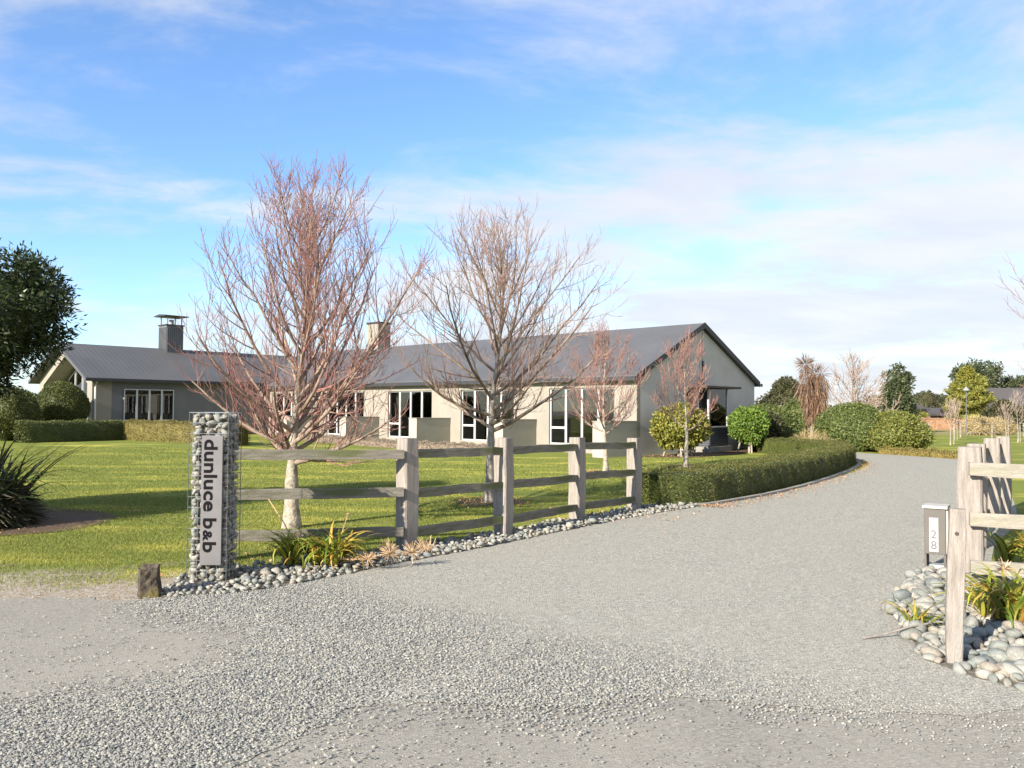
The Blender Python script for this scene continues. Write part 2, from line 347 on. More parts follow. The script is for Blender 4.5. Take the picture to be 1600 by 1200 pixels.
def smooth_line(pts, n=6):
    """Catmull-Rom through 2-D points"""
    P = [np.array(p, float) for p in pts]; P = [2*P[0]-P[1]] + P + [2*P[-1]-P[-2]]; out = []
    for i in range(1, len(P)-2):
        for k in range(n):
            t = k/n; a, b, c, d = P[i-1:i+3]
            out.append(tuple(.5*((2*b)+(-a+c)*t+(2*a-5*b+4*c-d)*t*t+(-a+3*b-3*c+d)*t**3)))
    out.append(tuple(P[-2])); return out

# ------------------------------------------------------------------ ground, road, driveway
def axis_pts(lo, hi, fine_lo, fine_hi, step, grow=1.35):
    a = list(np.arange(fine_lo, fine_hi+1e-6, step)); s = step
    while a[-1] < hi: s *= grow; a.append(min(a[-1]+s, hi))
    s = step
    while a[0] > lo: s *= grow; a.insert(0, max(a[0]-s, lo))
    return np.array(a)
gx = axis_pts(-1500, 1500, -34, 34, 1.0); gy = axis_pts(-60, 2400, -4, 60, 1.0)
X, Y = np.meshgrid(gx, gy); Z = gz(X, Y)
v = np.stack([X.ravel(), Y.ravel(), Z.ravel()], 1); nx = len(gx)
ii, jj = np.meshgrid(np.arange(len(gy)-1), np.arange(nx-1), indexing='ij'); q = (ii*nx+jj).ravel()
tag(link('ground', np_mesh('ground', v, np.stack([q, q+1, q+nx+1, q+nx], 1), True), M['ground']), kind='structure')

def fillpoly(name, outline, z, m):
    import bmesh
    bm = bmesh.new(); vs = [bm.verts.new((x, y, z)) for x, y in outline]; f = bm.faces.new(vs)
    if f.calc_area() and f.normal.z < 0: f.normal_flip()
    bm.normal_update()
    if f.normal.z < 0: f.normal_flip()
    bmesh.ops.triangulate(bm, faces=[f]); me = bpy.data.meshes.new(name); bm.to_mesh(me); bm.free()
    return link(name, me, m)
def frayed(pts, amp, step=.12):
    out = []
    for (a, b) in zip(pts[:-1], pts[1:]):
        n = max(1, int(math.hypot(b[0]-a[0], b[1]-a[1])/step))
        for k in range(n):
            t = k/n; out.append((a[0]+(b[0]-a[0])*t+random.uniform(-amp, amp), a[1]+(b[1]-a[1])*t+random.uniform(-amp, amp)))
    return out + [pts[-1]]
road_edge = frayed([(-40, 7.1), (-9, 7.05), (-5, 6.95), (-3.2, 6.9), (-2.7, 6.95), (0, 7.5), (3.2, 6.6), (3.6, 5.4), (3.2, 4.45), (4.2, 4.1), (7, 4.0), (40, 4.0)], .07)
tag(fillpoly('road', [(-40, -30)] + road_edge + [(40, -30)], .004, M['road']), kind='structure')
edge_left = smooth_line([(-3.06, 6.75), (-2.73, 7.02), (-2.33, 7.13), (-1.8, 7.7), (-1.08, 8.64), (-.3, 9.56), (.86, 11.1), (1.94, 12.46), (3.1, 13.7), (5.25, 16.1), (7.3, 19.1), (9.95, 23.3), (11.35, 26.6), (11.2, 30.5), (9.6, 36), (6, 45)], 6)
edge_right = smooth_line([(1, 52), (10, 44), (12.8, 36), (13.5, 32), (15.1, 27.8), (13.0, 22.2), (8.2, 13.4), (5.6, 9.6), (4.3, 7.4), (3.35, 6.6), (2.75, 5.9), (2.9, 5.2), (3.05, 4.6)], 6)
apron = frayed([(3.05, 4.6), (2.4, 4.35), (1.4, 4.5), (.72, 4.66), (.3, 4.45), (-.4, 4.5), (-.83, 4.46), (-1.1, 3.9), (-1.5, 3.2), (-2.4, 2.2), (-5.2, 1.2), (-6.5, 2.2), (-4.6, 3.6), (-2.75, 4.35), (-2.1, 4.75), (-1.75, 5.3), (-1.9, 6.0), (-3.06, 6.75)], .03, .08)
drive_poly = edge_left + edge_right[1:-1] + apron[:-1]
tag(fillpoly('gravel_driveway', drive_poly, .008, M['drive']), kind='structure')

# loose stones on the drive and the road
def octa_cloud(name, pos, size, m, flat=.62, parent=None):
    n = len(pos)
    base = np.array([(1,0,-.35),(0,1,-.35),(-1,0,-.35),(0,-1,-.35),(0,0,.95)], float)
    v = np.repeat(base[None], n, 0)*RNG.uniform(.6, 1.25, (n, 5, 1)) + RNG.uniform(-.25, .25, (n, 5, 3))
    v[:, :, 2] *= flat
    a = RNG.uniform(0, 6.283, n); t = RNG.uniform(-.6, .6, n)
    c, s = np.cos(t)[:, None], np.sin(t)[:, None]; y, z = v[..., 1]*c - v[..., 2]*s, v[..., 1]*s + v[..., 2]*c
    v[..., 1], v[..., 2] = y, z
    c, s = np.cos(a)[:, None], np.sin(a)[:, None]; x, y = v[..., 0]*c - v[..., 1]*s, v[..., 0]*s + v[..., 1]*c
    v[..., 0], v[..., 1] = x, y
    v = v*size[:, None, None] + pos[:, None, :]
    fb = np.array([(0,1,4),(1,2,4),(2,3,4),(3,0,4)])
    f = (np.arange(n)[:, None, None]*5 + fb[None]).reshape(-1, 3)
    return link(name, np_mesh(name, v.reshape(-1, 3), f), m, parent)
def vnoise(x, y, s, seed=0):
    r = np.random.default_rng(seed); o = np.zeros_like(x)
    for k in range(7):
        a = r.uniform(0, 6.283); w = s*r.uniform(.5, 2.2); o += np.sin((x*np.cos(a)+y*np.sin(a))*w + r.uniform(0, 6.283))
    return o/7
n = 1100000
d = 3.3*(26/3.3)**RNG.uniform(0, 1, n)                       # even in the picture, denser near the camera
x = d*RNG.uniform(-.70, .72, n)
ok = inpoly(x, d, drive_poly)
edge = vnoise(x, d, 2.2, 3)
coarse = sstep((-(x-.9)*.55-(d-5.2)*.62 + .35*edge + .55)/.9)         # the coarse sweep at lower left
band = sstep((6.6 - d + .5*edge)/1.6)
ap = np.array([q for q in apron if q[1] < 7]); inner = np.where(ok, 1., -1.); dist = np.full(len(x), 9.)
near = np.where(d < 7.3)[0]
for k0 in range(0, len(near), 60000):
    ix = near[k0:k0+60000]; dist[ix] = np.sqrt(((x[ix, None]-ap[None, :, 0])**2+(d[ix, None]-ap[None, :, 1])**2).min(1))
sd = inner*dist + .16*vnoise(x, d, 6, 31) + .12*vnoise(x, d, 2.5, 32)
soft = sstep((sd+.45)/1.25)
p = np.where(ok | (d < 7.0), (.58 + .40*np.maximum(coarse, .45*band))*(1-.85*sstep((d-8)/18))*soft + .010 + .016*(edge > .1), 0)
cl = np.array(smooth_line([(-.6, 2.6), (.3, 4.6), (2.3, 8.2), (5.4, 13), (9.0, 19.2), (12.4, 26.5)], 14)); lat = np.full(len(x), 9.)
for k0 in range(0, len(x), 60000):
    lat[k0:k0+60000] = np.sqrt(((x[k0:k0+60000, None]-cl[None, :, 0])**2+(d[k0:k0+60000, None]-cl[None, :, 1])**2).min(1))
track = np.exp(-((lat-.78+.12*vnoise(x, d, 1.1, 44))/.24)**2)              # tyre tracks press the loose stone aside
p = p*(.78+.45*vnoise(x, d*.6, 1.6, 41))*(1-.62*track)
keep = (RNG.uniform(0, 1, n) < p) & ((d < 7.2) | ok)
x, d, coarse, ok = x[keep], d[keep], coarse[keep], ok[keep]
size = RNG.uniform(.0028, .0062, len(x))*(1 + .65*coarse)*np.where(d > 6, 1 + (d-6)*.07, 1)
print('gravel', len(x))
tag(octa_cloud('gravel', np.stack([x, d, .008 + size*.12 + .010*coarse*RNG.uniform(0, 1, len(x))], 1), size, M['gravel']),
    'loose crushed grey gravel lying on the driveway and road edge', 'gravel', kind='stuff')

# ------------------------------------------------------------------ stones
def stone_mesh(name, sub, seed):
    import bmesh
    r = np.random.default_rng(seed); bm = bmesh.new(); bmesh.ops.create_icosphere(bm, subdivisions=sub, radius=1)
    k = r.normal(0, 1, (5, 3)); ph = r.uniform(0, 6.28, 5); ax = np.array([1, r.uniform(.6, .95), r.uniform(.48, .72)])
    cuts = [(unit(r.normal(0, 1, 3)), r.uniform(.55, .85)) for _ in range(7)]
    for vv in bm.verts:
        p = np.array(vv.co); p = p*(1 + .07*sum(math.sin(float(k[i] @ p)*1.7+ph[i]) for i in range(5))/1.6)
        for cn, cd in cuts:
            e = float(cn @ p) - cd
            if e > 0: p = p - cn*e*.92
        vv.co = p*ax
    me = bpy.data.meshes.new(name); bm.to_mesh(me); bm.free(); me.polygons.foreach_set('use_smooth', np.ones(len(me.polygons), bool))
    me.materials.append(M['stone']); return me
STONES = [stone_mesh('stone', 2, i) for i in range(10)]
STONES_S = [stone_mesh('stone', 1, 50+i) for i in range(10)]
def put_stone(parent, p, r, small=True, tilt=.35):
    return link('stone', random.choice(STONES_S if small else STONES), None, parent, p, (random.uniform(-tilt, tilt), random.uniform(-tilt, tilt), random.uniform(0, 6.28)),
                (r, r, r))
def merged_stones(name, items, parent, m):
    V = []; F = []; o = 0
    data = []
    for me in STONES_S:
        a = np.empty(len(me.vertices)*3, np.float32); me.vertices.foreach_get('co', a)
        b = np.empty(len(me.loops), np.int32); me.loops.foreach_get('vertex_index', b); data.append((a.reshape(-1, 3), b.reshape(-1, 3)))
    for (x, y, r, z) in items:
        a, b = random.choice(data); t = random.uniform(0, 6.28); c, s = math.cos(t), math.sin(t)
        q = a @ np.array([[c, s, 0], [-s, c, 0], [0, 0, 1]])*r + np.array([x, y, z]); V.append(q); F.append(b+o); o += len(a)
    return link(name, np_mesh(name, np.concatenate(V), np.concatenate(F), True), m, parent)
def dart(poly, rfun, tries, fill=.80):
    xs = [p[0] for p in poly]; ys = [p[1] for p in poly]; out = []; cell = {}
    cx = RNG.uniform(min(xs), max(xs), tries); cy = RNG.uniform(min(ys), max(ys), tries); ok = inpoly(cx, cy, poly)
    for x, y in zip(cx[ok], cy[ok]):
        r = rfun(x, y); k = (int(x/.3), int(y/.3)); good = True
        for a in (-1, 0, 1):
            for b in (-1, 0, 1):
                for (u, w, s) in cell.get((k[0]+a, k[1]+b), ()):
                    if (u-x)**2+(w-y)**2 < ((r+s)*fill)**2: good = False; break
        if good: out.append((x, y, r)); cell.setdefault(k, []).append((x, y, r))
    return out
def mound(name, poly, z, m):
    o = fillpoly(name, poly, z, m); return o
bedL = [p for p in edge_left if p[1] < 13.9 and p[0] > -2.92] + [(3.0, 14.0), (2.2, 13.75), (1.75, 13.15), (.75, 11.9), (-.25, 10.55), (-1.1, 9.55), (-1.9, 8.75), (-2.5, 8.35), (-2.9, 8.15), (-3.08, 7.8), (-3.06, 7.3), (-2.96, 7.0)]
border = tag(fillpoly('stone_border', bedL, .012, M['soil']), 'bed of rounded river stones below the left post-and-rail fence', kind='structure')
st = []
for layer in range(2):
    for (x, y, r) in dart(bedL, lambda x, y: random.uniform(.022, .037) if x < -2.45 and y < 7.62 else (random.uniform(.022, .045) if random.random() < .86 else random.uniform(.045, .072)), 34000, .74 if layer == 0 else .86):
        if layer and x < -2.5 and y < 7.62: continue
        if -3.0 < x < -2.57 and 7.54 < y < 7.97: continue                      # the gabion stands here
        if any(abs(x-a)+abs(y-b) < .17+r for a, b in ((-1.18, 9.32), (-.10, 10.48), (.956, 12.03), (1.99, 13.36))): continue
        if layer and random.random() < .55: continue
        st.append((x, y, r, .012 + r*.28 + layer*.03))
st.sort(key=lambda s: -s[2]/s[1])
for (x, y, r, z) in st[:300]: put_stone(border, (x, y, z), r*1.12)
print('border stones', len(st))
tag(merged_stones('small_stones', [(x, y, r*1.12, z) for x, y, r, z in st[300:]], border, M['stone_loose']), kind='stuff')

bedR = [(2.86, 5.95), (3.0, 6.6), (3.42, 7.3), (3.95, 8.1), (4.6, 8.6), (5.4, 7.6), (4.6, 6.6), (4.2, 5.9), (4.6, 5.2), (4.9, 4.55), (3.7, 4.45), (3.05, 4.62), (2.78, 5.0), (2.66, 5.35)]
borderR = tag(fillpoly('stone_border', bedR, .012, M['soil']), 'bed of large pale river stones below the right fence', kind='structure')
sr = []
for layer in range(2):
    for (x, y, r) in dart(bedR, lambda x, y: random.uniform(.036, .062) if random.random() < .66 else random.uniform(.06, .092), 16000, .70 if layer == 0 else .88):
        if (abs(x-2.82) < .05+r*.7 and abs(y-5.28) < .045+r*.7) or (abs(x-4.24)+abs(y-7.62) < .2+r) or (abs(x-4.3) < .12+r and abs(y-8.42) < .12+r): continue
        if layer and random.random() < .45: continue
        sr.append((x, y, r, .012 + r*.24 + layer*.026))
sr.sort(key=lambda q: -q[2]/q[1]*(1 if q[0] < q[1]*.64 else .3))
for (x, y, r, z) in sr[:300]: put_stone(borderR, (x, y, z), r*1.15, small=False)
if sr[300:]: tag(merged_stones('small_stones', [(x, y, r*1.15, z) for x, y, r, z in sr[300:]], borderR, M['stone_loose']), kind='stuff')
print('right stones', len(sr))

# ------------------------------------------------------------------ house
fdir = Vector((-.73, .68, 0)).normalized(); gdir = Vector((.68, .73, 0)).normalized()
HC = Vector((4.4, 29.0, 0)); HROT = math.atan2(-fdir.y, -fdir.x)
house = empty('house', HC, HROT, 'long single-storey cream and grey house with two gabled wings behind the lawn', 'house')
def loc2w(s, t, z=0): return HC + fdir*s + gdir*t + Vector((0, 0, z))
EV, RG, WD, LEN = 2.78, 4.88, 8.9, 24.8
PER = 4.95; O0, O1, OB, OT = .97, 4.06, .28, 2.42
def hb(name, boxes, m, parent=None, bevel=0):
    b = MB()
    for (s0, s1, t0, t1, z0, z1) in boxes: b.box(-s1, -s0, t0, t1, z0, z1)
    return b.build(name, m, parent or house, bevel=bevel)
# front wall: piers, header and sill strip, with five openings
def wallplane(name, boxes): return hb(name, boxes, M['plaster'])
bx = []
prev = 0
for k in range(5):
    a, b = PER*k+O0, PER*k+O1
    bx.append((prev, a, 0, .22, -.1, EV)); bx.append((a, b, 0, .22, OT, EV)); bx.append((a, b, 0, .22, -.1, OB)); prev = b
bx.append((prev, LEN, 0, .22, -.1, EV))
wallplane('front_wall', bx)
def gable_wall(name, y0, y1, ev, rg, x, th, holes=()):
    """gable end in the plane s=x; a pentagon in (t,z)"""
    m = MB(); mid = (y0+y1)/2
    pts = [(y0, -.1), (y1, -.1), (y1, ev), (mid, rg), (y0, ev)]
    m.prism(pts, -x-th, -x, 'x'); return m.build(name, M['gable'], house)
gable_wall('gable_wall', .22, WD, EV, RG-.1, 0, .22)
wallplane('back_wall', [(0.22, LEN+7.4, WD-.22, WD-.001, -.1, EV-.1)])
# control joint up the middle of the gable
hb('wall_joint', [(-.012, -.001, 4.49, 4.51, 2.9, 4.7)], M['louvre'])
# low wing walls stepping out from the front
for k in range(5):
    s0 = PER*k + (0 if k == 0 else -.25)
    w = hb('wing_wall', [(s0, s0+.5, -1.9, -.002, -.1, 1.19)], M['wingwall'])
    hb('coping', [(s0-.02, s0+.52, -1.92, -.004, 1.19, 1.23)], M['plaster'], w)
# window groups
def glazed(s0, s1, z0, z1, n, tplane, first_rail=None, parent_name='window', low=None, axis='s', sgn=-1):
    """n framed panels; axis 's': wall along s at t=tplane; axis 't': wall along t at s=tplane"""
    w = (s1-s0)/n; fr = .045
    for i in range(n):
        a, b = s0+i*w, s0+(i+1)*w
        zz = z0 if low is None or i not in low else low[i]
        def B(m, p, q, c, d, off0, off1):
            if axis == 's': m.box(-q, -p, tplane+off0, tplane+off1, c, d)
            else: m.box(-tplane+off0, -tplane+off1, p, q, c, d)
        m = MB()
        B(m, a, a+fr, zz, z1, .02, .09); B(m, b-fr, b, zz, z1, .02, .09)
        B(m, a+fr, b-fr, z1-fr, z1, .02, .09); B(m, a+fr, b-fr, zz, zz+fr*1.3, .02, .09)
        if first_rail and i in first_rail: B(m, a+fr, b-fr, first_rail[i]-.04, first_rail[i]+.04, .022, .088)
        o = m.build(parent_name, M['white'], house)
        g = MB(); B(g, a+fr, b-fr, zz+fr, z1-fr, .05, .06); g.build('pane', M['glass'], o)
for k in range(5):
    glazed(PER*k+O0, PER*k+O1, OB, OT, 4, .06, {3: .92, 2: None} if False else {3: .92})
    hb('curtain', [(PER*k+O0+.05, PER*k+O0+.30, .35, .40, OB, OT)], M['curtain'])
# floor, inner partition so that rooms are dark
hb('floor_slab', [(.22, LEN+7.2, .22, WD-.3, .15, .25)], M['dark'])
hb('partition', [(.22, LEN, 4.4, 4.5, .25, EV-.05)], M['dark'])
# roofs
def roof(name, pts, ridge_dir, a, b, th=.16):
    """pts: (u,z) eave, ridge, eave"""
    (u0, z0), (u1, z1), (u2, z2) = pts
    m = MB()
    outline = [(u0, z0), (u1, z1), (u2, z2), (u2, z2-th), (u1, z1-th), (u0, z0-th)]
    m.prism(outline, a, b, ridge_dir); return m.build(name, M['roof'], house)
sl_m = (RG-EV)/(WD/2)
ov = .22
R1 = roof('roof', [(-ov, EV-ov*sl_m+.16), (WD/2, RG+.16), (WD+ov, EV-ov*sl_m+.16)], 'x', -28.2, .13)
# barge boards and gutter
m = MB()
for sgn in (-1, 1):
    m.prism([(WD/2, RG+.18), (WD/2+sgn*(WD/2+ov), EV-ov*sl_m+.18), (WD/2+sgn*(WD/2+ov), EV-ov*sl_m-.04), (WD/2, RG-.04)], .134, .17, 'x')
m.build('barge_board', M['fascia'], R1)
MB().box(-LEN+.4, .13, -ov-.10, -ov-.003, EV-ov*sl_m-.03, EV-ov*sl_m+.12).build('gutter', M['fascia'], R1)
MB().box(-.2, .2, WD+ov+.003, WD+ov+.16, EV-ov*sl_m-.02, EV-ov*sl_m+.10).build('gutter', M['fascia'], R1)
MB().box(-LEN+.3, 0.1, -ov+.02, .0, EV-ov*sl_m-.035, EV-ov*sl_m-.002).build('soffit', M['plaster'], R1)
# left wing: s 24.8..32.2, t -9.2..9
LS0, LS1, LT = 24.8, 32.2, -9.2
LE, LR = 3.0, 4.70
D0, D1 = LT+1.46, LT+3.94
hb('side_wall', [(LS0, LS0+.22, LT+.9, D0, -.1, LE), (LS0, LS0+.22, D1, -.003, -.1, LE), (LS0, LS0+.22, D0, D1, 2.5, LE),
                        (LS0, LS0+.22, D0, D0+.62, -.1, .93), (LS0, LS0+.22, D1-.62, D1, -.1, .93), (LS0, LS0+.22, D0+.62, D1-.62, -.1, .25)], M['sidewall'])
wallplane('side_wall', [(LS1-.22, LS1, LT+.9, WD-.25, -.1, LE)])
glazed(D0, D1, .93, 2.5, 4, LS0, None, 'french_door', {1: .25, 2: .25}, 't', 1)
# (frames of the side wall sit inside the wall thickness)
hb('curtain', [(LS0+.30, LS0+.34, D0+.72, D0+1.05, .25, 2.45), (LS0+.30, LS0+.34, D1-.5, D1-.12, .25, 2.45)], M['curtain'])
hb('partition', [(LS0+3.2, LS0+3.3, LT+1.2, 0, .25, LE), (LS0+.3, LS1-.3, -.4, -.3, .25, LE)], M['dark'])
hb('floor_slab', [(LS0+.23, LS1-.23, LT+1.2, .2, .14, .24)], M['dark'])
# deep portal gable of the left wing
mid = -(LS0+LS1)/2; hw = (LS1-LS0)/2
m = MB()
outer = [(mid-hw, .0), (mid-hw, LE), (mid, LR), (mid+hw, LE), (mid+hw, .0)]
inner = [(mid-hw+.62, .0), (mid-hw+.62, LE-.25), (mid, LR-.52), (mid+hw-.62, LE-.25), (mid+hw-.62, .0)]
vs_, fs_ = [], []
for t in (LT, LT+.9):
    vs_ += [(x, t, z) for x, z in outer] + [(x, t, z) for x, z in inner]
for i in range(4):
    fs_ += [(i, i+1, 5+i+1, 5+i), (10+i, 15+i, 15+i+1, 10+i+1), (i, 10+i, 10+i+1, i+1), (5+i, 5+i+1, 15+i+1, 15+i)]
m.add(vs_, fs_); m.build('portal_frame', M['plaster'], house)
gw = MB(); gw.prism([(mid-hw+.3, -.1), (mid+hw-.3, -.1), (mid+hw-.3, LE-.05), (mid, LR-.1), (mid-hw+.3, LE-.05)], LT+.901, LT+1.08, 'y'); gw.build('recessed_wall', M['louvre'], house)
for (a, b) in ((-1.9, -.95), (-.85, .05), (.15, 1.05), (1.15, 1.9)):
    top0 = LR-.75-abs(a)*.46; top1 = LR-.75-abs(b)*.46
    w = MB(); w.prism([(mid+a, .4), (mid+b, .4), (mid+b, top1), (mid+a, top0)], LT+.84, LT+.90, 'y'); o = w.build('window', M['white'], house)
    w = MB(); w.prism([(mid+a+.06, .5), (mid+b-.06, .5), (mid+b-.06, top1-.1), (mid+a+.06, top0-.1)], LT+.825, LT+.835, 'y'); w.build('pane', M['glass'], o)
    w = MB(); w.prism([(mid+a+.06, .5), (mid+b-.06, .5), (mid+b-.06, top1-.1), (mid+a+.06, top0-.1)], LT+.836, LT+.839, 'y'); w.build('blind', M['dark'], o)
sl_l = (LR-LE)/hw; ol = .35
m = MB(); m.prism([(mid-hw-ol, LE-ol*sl_l+.15), (mid, LR+.15), (mid+hw+ol, LE-ol*sl_l+.15), (mid+hw+ol, LE-ol*sl_l-.01), (mid, LR-.01), (mid-hw-ol, LE-ol*sl_l-.01)], LT-.45, 4.4, 'y')
R2 = m.build('roof', M['roof_wing'], house)
MB().box(mid+hw+ol+.003, mid+hw+ol+.11, LT-.45, -.5, LE-ol*sl_l-.01, LE-ol*sl_l+.12).build('gutter', M['fascia'], R2)
MB().tube([(-LS0+.30, LT+.12, LE-.2), (-LS0+.08, LT+.12, LE-.45), (-LS0+.08, LT+.12, 0)], .045, 8).build('downpipe', M['pipe'], house)
# chimneys
def chimney(s, t, zb, zt, wx, wy, m, ribs, cap):
    b = MB().box(-s-wx/2, -s+wx/2, t-wy/2, t+wy/2, zb, zt)
    o = b.build('chimney', m, house)
    if ribs:
        r = MB()
        for i in range(9):
            u = -wy/2 + wy*(i+.5)/9
            r.box(-s+wx/2, -s+wx/2+.03, t+u-.025, t+u+.025, zb, zt-.1)
            u = -wx/2 + wx*(i+.5)/9
            r.box(-s+u-.025, -s+u+.025, t-wy/2-.03, t-wy/2, zb, zt-.1)
        r.build('cladding_rib', m, o)
        MB().box(-s-wx/2-.05, -s+wx/2+.05, t-wy/2-.05, t+wy/2+.05, zt, zt+.06).build('collar', M['fascia'], o)
    if cap:
        for a in (-1, 1):
            for c in (-1, 1): MB().box(-s+a*wx*.42-.025, -s+a*wx*.42+.025, t+c*wy*.42-.025, t+c*wy*.42+.025, zt+.06, zt+.50).build('cap_post', M['steel'], o)
        MB().tube([(-s, t, zt), (-s, t, zt+.36)], .13, 10).build('flue', M['steel'], o)
        MB().prism([(-s-wx*.72, zt+.50), (-s+wx*.72, zt+.50), (-s+wx*.72, zt+.55), (-s, zt+.62), (-s-wx*.72, zt+.55)], t-wy*.72, t+wy*.72, 'y').build('cap', M['fascia'], o)
chimney(28.5, LT+5.45, 4.2, 6.12, .95, .95, M['cladding'], True, True)
chimney(20.5, 4.5, 4.6, 6.35, 1.0, .85, M['plaster'], False, False)
MB().box(-21.05, -19.95, 4.03, 4.97, 6.352, 6.45).build('chimney_cap', M['fascia'], house)
# gable entry: glazed bay on louvred base, canopy, high slot window
E0, E1, EP = 4.05, 5.55, .55          # t range, projection
base = MB()
base.box(.001, EP, E0, E1, .22, .95)
ob = base.build('louvred_base', M['louvre'], house)
for i in range(8):
    z = .27+i*.085
    MB().box(EP+.002, EP+.03, E0+.03, E1-.03, z, z+.055, Matrix.Identity(4)).build('slat', M['louvre'], ob)
    MB().box(.03, EP-.03, E0-.03, E0-.002, z, z+.055).build('slat', M['louvre'], ob)
MB().box(.001, EP+.12, E0-.15, E1+.12, 0, .215).build('plinth', M['kerb'], house)
MB().box(.001, EP+.05, E0-.05, E1+.05, .952, 1.0).build('sill', M['white'], house)
for (x0, x1, y0, y1) in ((EP-.07, EP, E1-.07, E1), (EP-.07, EP, E0, E0+.07), (.002, .09, E0, E0+.07), (.002, .09, E1-.07, E1)):
    MB().box(x0, x1, y0, y1, 1.002, 2.45).build('mullion', M['white'], house)
MB().box(EP-.04, EP-.03, E0+.07, E1-.07, 1.002, 2.448).build('pane', M['glass'], house)
MB().box(.09, EP-.07, E0+.03, E0+.04, 1.002, 2.448).build('pane', M['glass'], house)
MB().box(.09, EP-.07, E1-.04, E1-.03, 1.002, 2.448).build('pane', M['glass'], house)
MB().box(.002, 1.0, E0-.95, E1+.25, 2.46, 2.54).build('canopy', M['bolt'], house)
dr = MB()
for q in ((3.0, 3.08), (3.82, 3.90)): dr.box(.003, .08, q[0], q[1], .1, 2.36)
dr.box(.003, .08, 3.0, 3.9, 2.36, 2.45); dro = dr.build('entry_door', M['white'], house)
MB().box(.01, .03, 3.08, 3.82, .1, 2.36).build('door_panel', M['dark'], dro)
sw = MB().box(.003, .05, 4.30, 4.36, 2.62, 3.55).box(.003, .05, 4.62, 4.72, 2.62, 3.55).build('slot_window', M['white'], house)
MB().box(.004, .02, 4.36, 4.62, 2.62, 3.55).build('pane', M['dark'], sw)

# ------------------------------------------------------------------ fences
def rough_box(sx, sy, sz, seed, cuts=5, amp=.006, top_bevel=.012, axis='z'):
    """slightly irregular sawn timber: long axis cut into rings with jitter"""
    r = random.Random(seed); v = []; f = []
    for i in range(cuts+1):
        t = i/cuts; ox, oy = r.uniform(-amp, amp), r.uniform(-amp, amp)
        k = 1 - (top_bevel/max(sx, sy) if i in (0, cuts) else 0)
        c = min(sx, sy)*.08
        ring = [(-sx/2+c, -sy/2), (sx/2-c, -sy/2), (sx/2, -sy/2+c), (sx/2, sy/2-c), (sx/2-c, sy/2), (-sx/2+c, sy/2), (-sx/2, sy/2-c), (-sx/2, -sy/2+c)]
        for (a, b) in ring:
            p = (a*k+ox+r.uniform(-amp, amp)*.4, b*k+oy+r.uniform(-amp, amp)*.4, t*sz)
            v.append(p if axis == 'z' else (p[2], p[0], p[1]))
    n = 8
    f = [(i*n+j, i*n+(j+1) % n, (i+1)*n+(j+1) % n, (i+1)*n+j) for i in range(cuts) for j in range(n)]
    m = MB(); m.add(v, f + [tuple(range(n-1, -1, -1)), tuple(cuts*n+j for j in range(n))]); return m
def rail_between(parent, a, b, za, zb, seed, h=.105, t=.05, mt='rail'):
    a = Vector((*a, za)); b = Vector((*b, zb)); d = b-a
    m = rough_box(t, h, d.length, seed, 7, .006, .008, 'x')
    o = m.build('rail', M[mt], parent); o.location = a
    o.rotation_euler = (0, -math.atan2(d.z, math.hypot(d.x, d.y)), math.atan2(d.y, d.x)); return o
def post(parent, p, h, ang, seed, s=.195, m='timber', tilt=(0, 0)):
    o = rough_box(s, s, h, seed, 5, .005, .02).build('post', M[m], parent); o.location = (p[0], p[1], 0); o.rotation_euler = (tilt[0], tilt[1], ang); return o
fenceL = empty('rail_fence', (-1.18, 9.32, 0), 0, 'weathered three-rail timber fence running from the stone pillar to the low hedge', 'fence')
def rel(par, o): o.matrix_parent_inverse = Matrix.Translation(-Vector(par.location)); return o
PL = [(-1.18, 9.32), (-.10, 10.48), (.956, 12.03), (1.99, 13.36)]; HL = [1.27, 1.24, 1.20, 1.15]
for i, (p, h) in enumerate(zip(PL, HL)):
    q = PL[min(i+1, 3)]; p0 = PL[max(i-1, 0)] if i == 3 else p; ang = math.atan2(q[1]-p0[1], q[0]-p0[0])
    rel(fenceL, post(fenceL, p, h, ang, 10+i))
rel(fenceL, post(fenceL, (-3.04, 8.62), 1.22, 0, 20, .15))
for i in range(3):
    a, b = Vector(PL[i]), Vector(PL[i+1]); d = (b-a).normalized(); nrm = Vector((d.y, -d.x))*.05
    for k, z in enumerate((1.09, .655, .215)):
        rel(fenceL, rail_between(fenceL, a+d*.09+nrm, b-d*.09+nrm, z-.01*i+random.uniform(-.01, .01), z-.01*(i+1)-.012*i+random.uniform(-.01, .01), 100+i*3+k))
for k, z in enumerate((1.10, .68, .25)):
    rel(fenceL, rail_between(fenceL, (-3.04, 8.50), (-1.20, 9.16), z+.02, z-.005, 130+k, .11, .055))
fenceR = empty('rail_fence', (4.24, 7.62, 0), 0, 'timber fence, front rails painted sunlit, along the right of the drive behind the letterbox', 'fence')
PR = [(4.24, 7.62), (5.50, 9.75), (6.70, 11.5), (7.82, 13.1)]
for i, p in enumerate(PR):
    rel(fenceR, post(fenceR, p, [1.28, 1.23, 1.24, 1.22][i], math.atan2(.83, .55), 30+i, .205))
rel(fenceR, post(fenceR, (6.35, 6.9), 1.25, .1, 39, .2))
for i in range(3):
    a, b = Vector(PR[i]), Vector(PR[i+1]); d = (b-a).normalized(); nrm = Vector((-d.y, d.x))*.05
    for k, z in enumerate((1.06, .64, .22)): rel(fenceR, rail_between(fenceR, a+d*.09+nrm, b-d*.09+nrm, z, z, 150+i*3+k))
for k, z in enumerate((1.085, .635, .21)): rel(fenceR, rail_between(fenceR, (4.14, 7.46), (6.45, 6.72), z, z-.015, 170+k, .125, .055, 'rail_sunlit'))

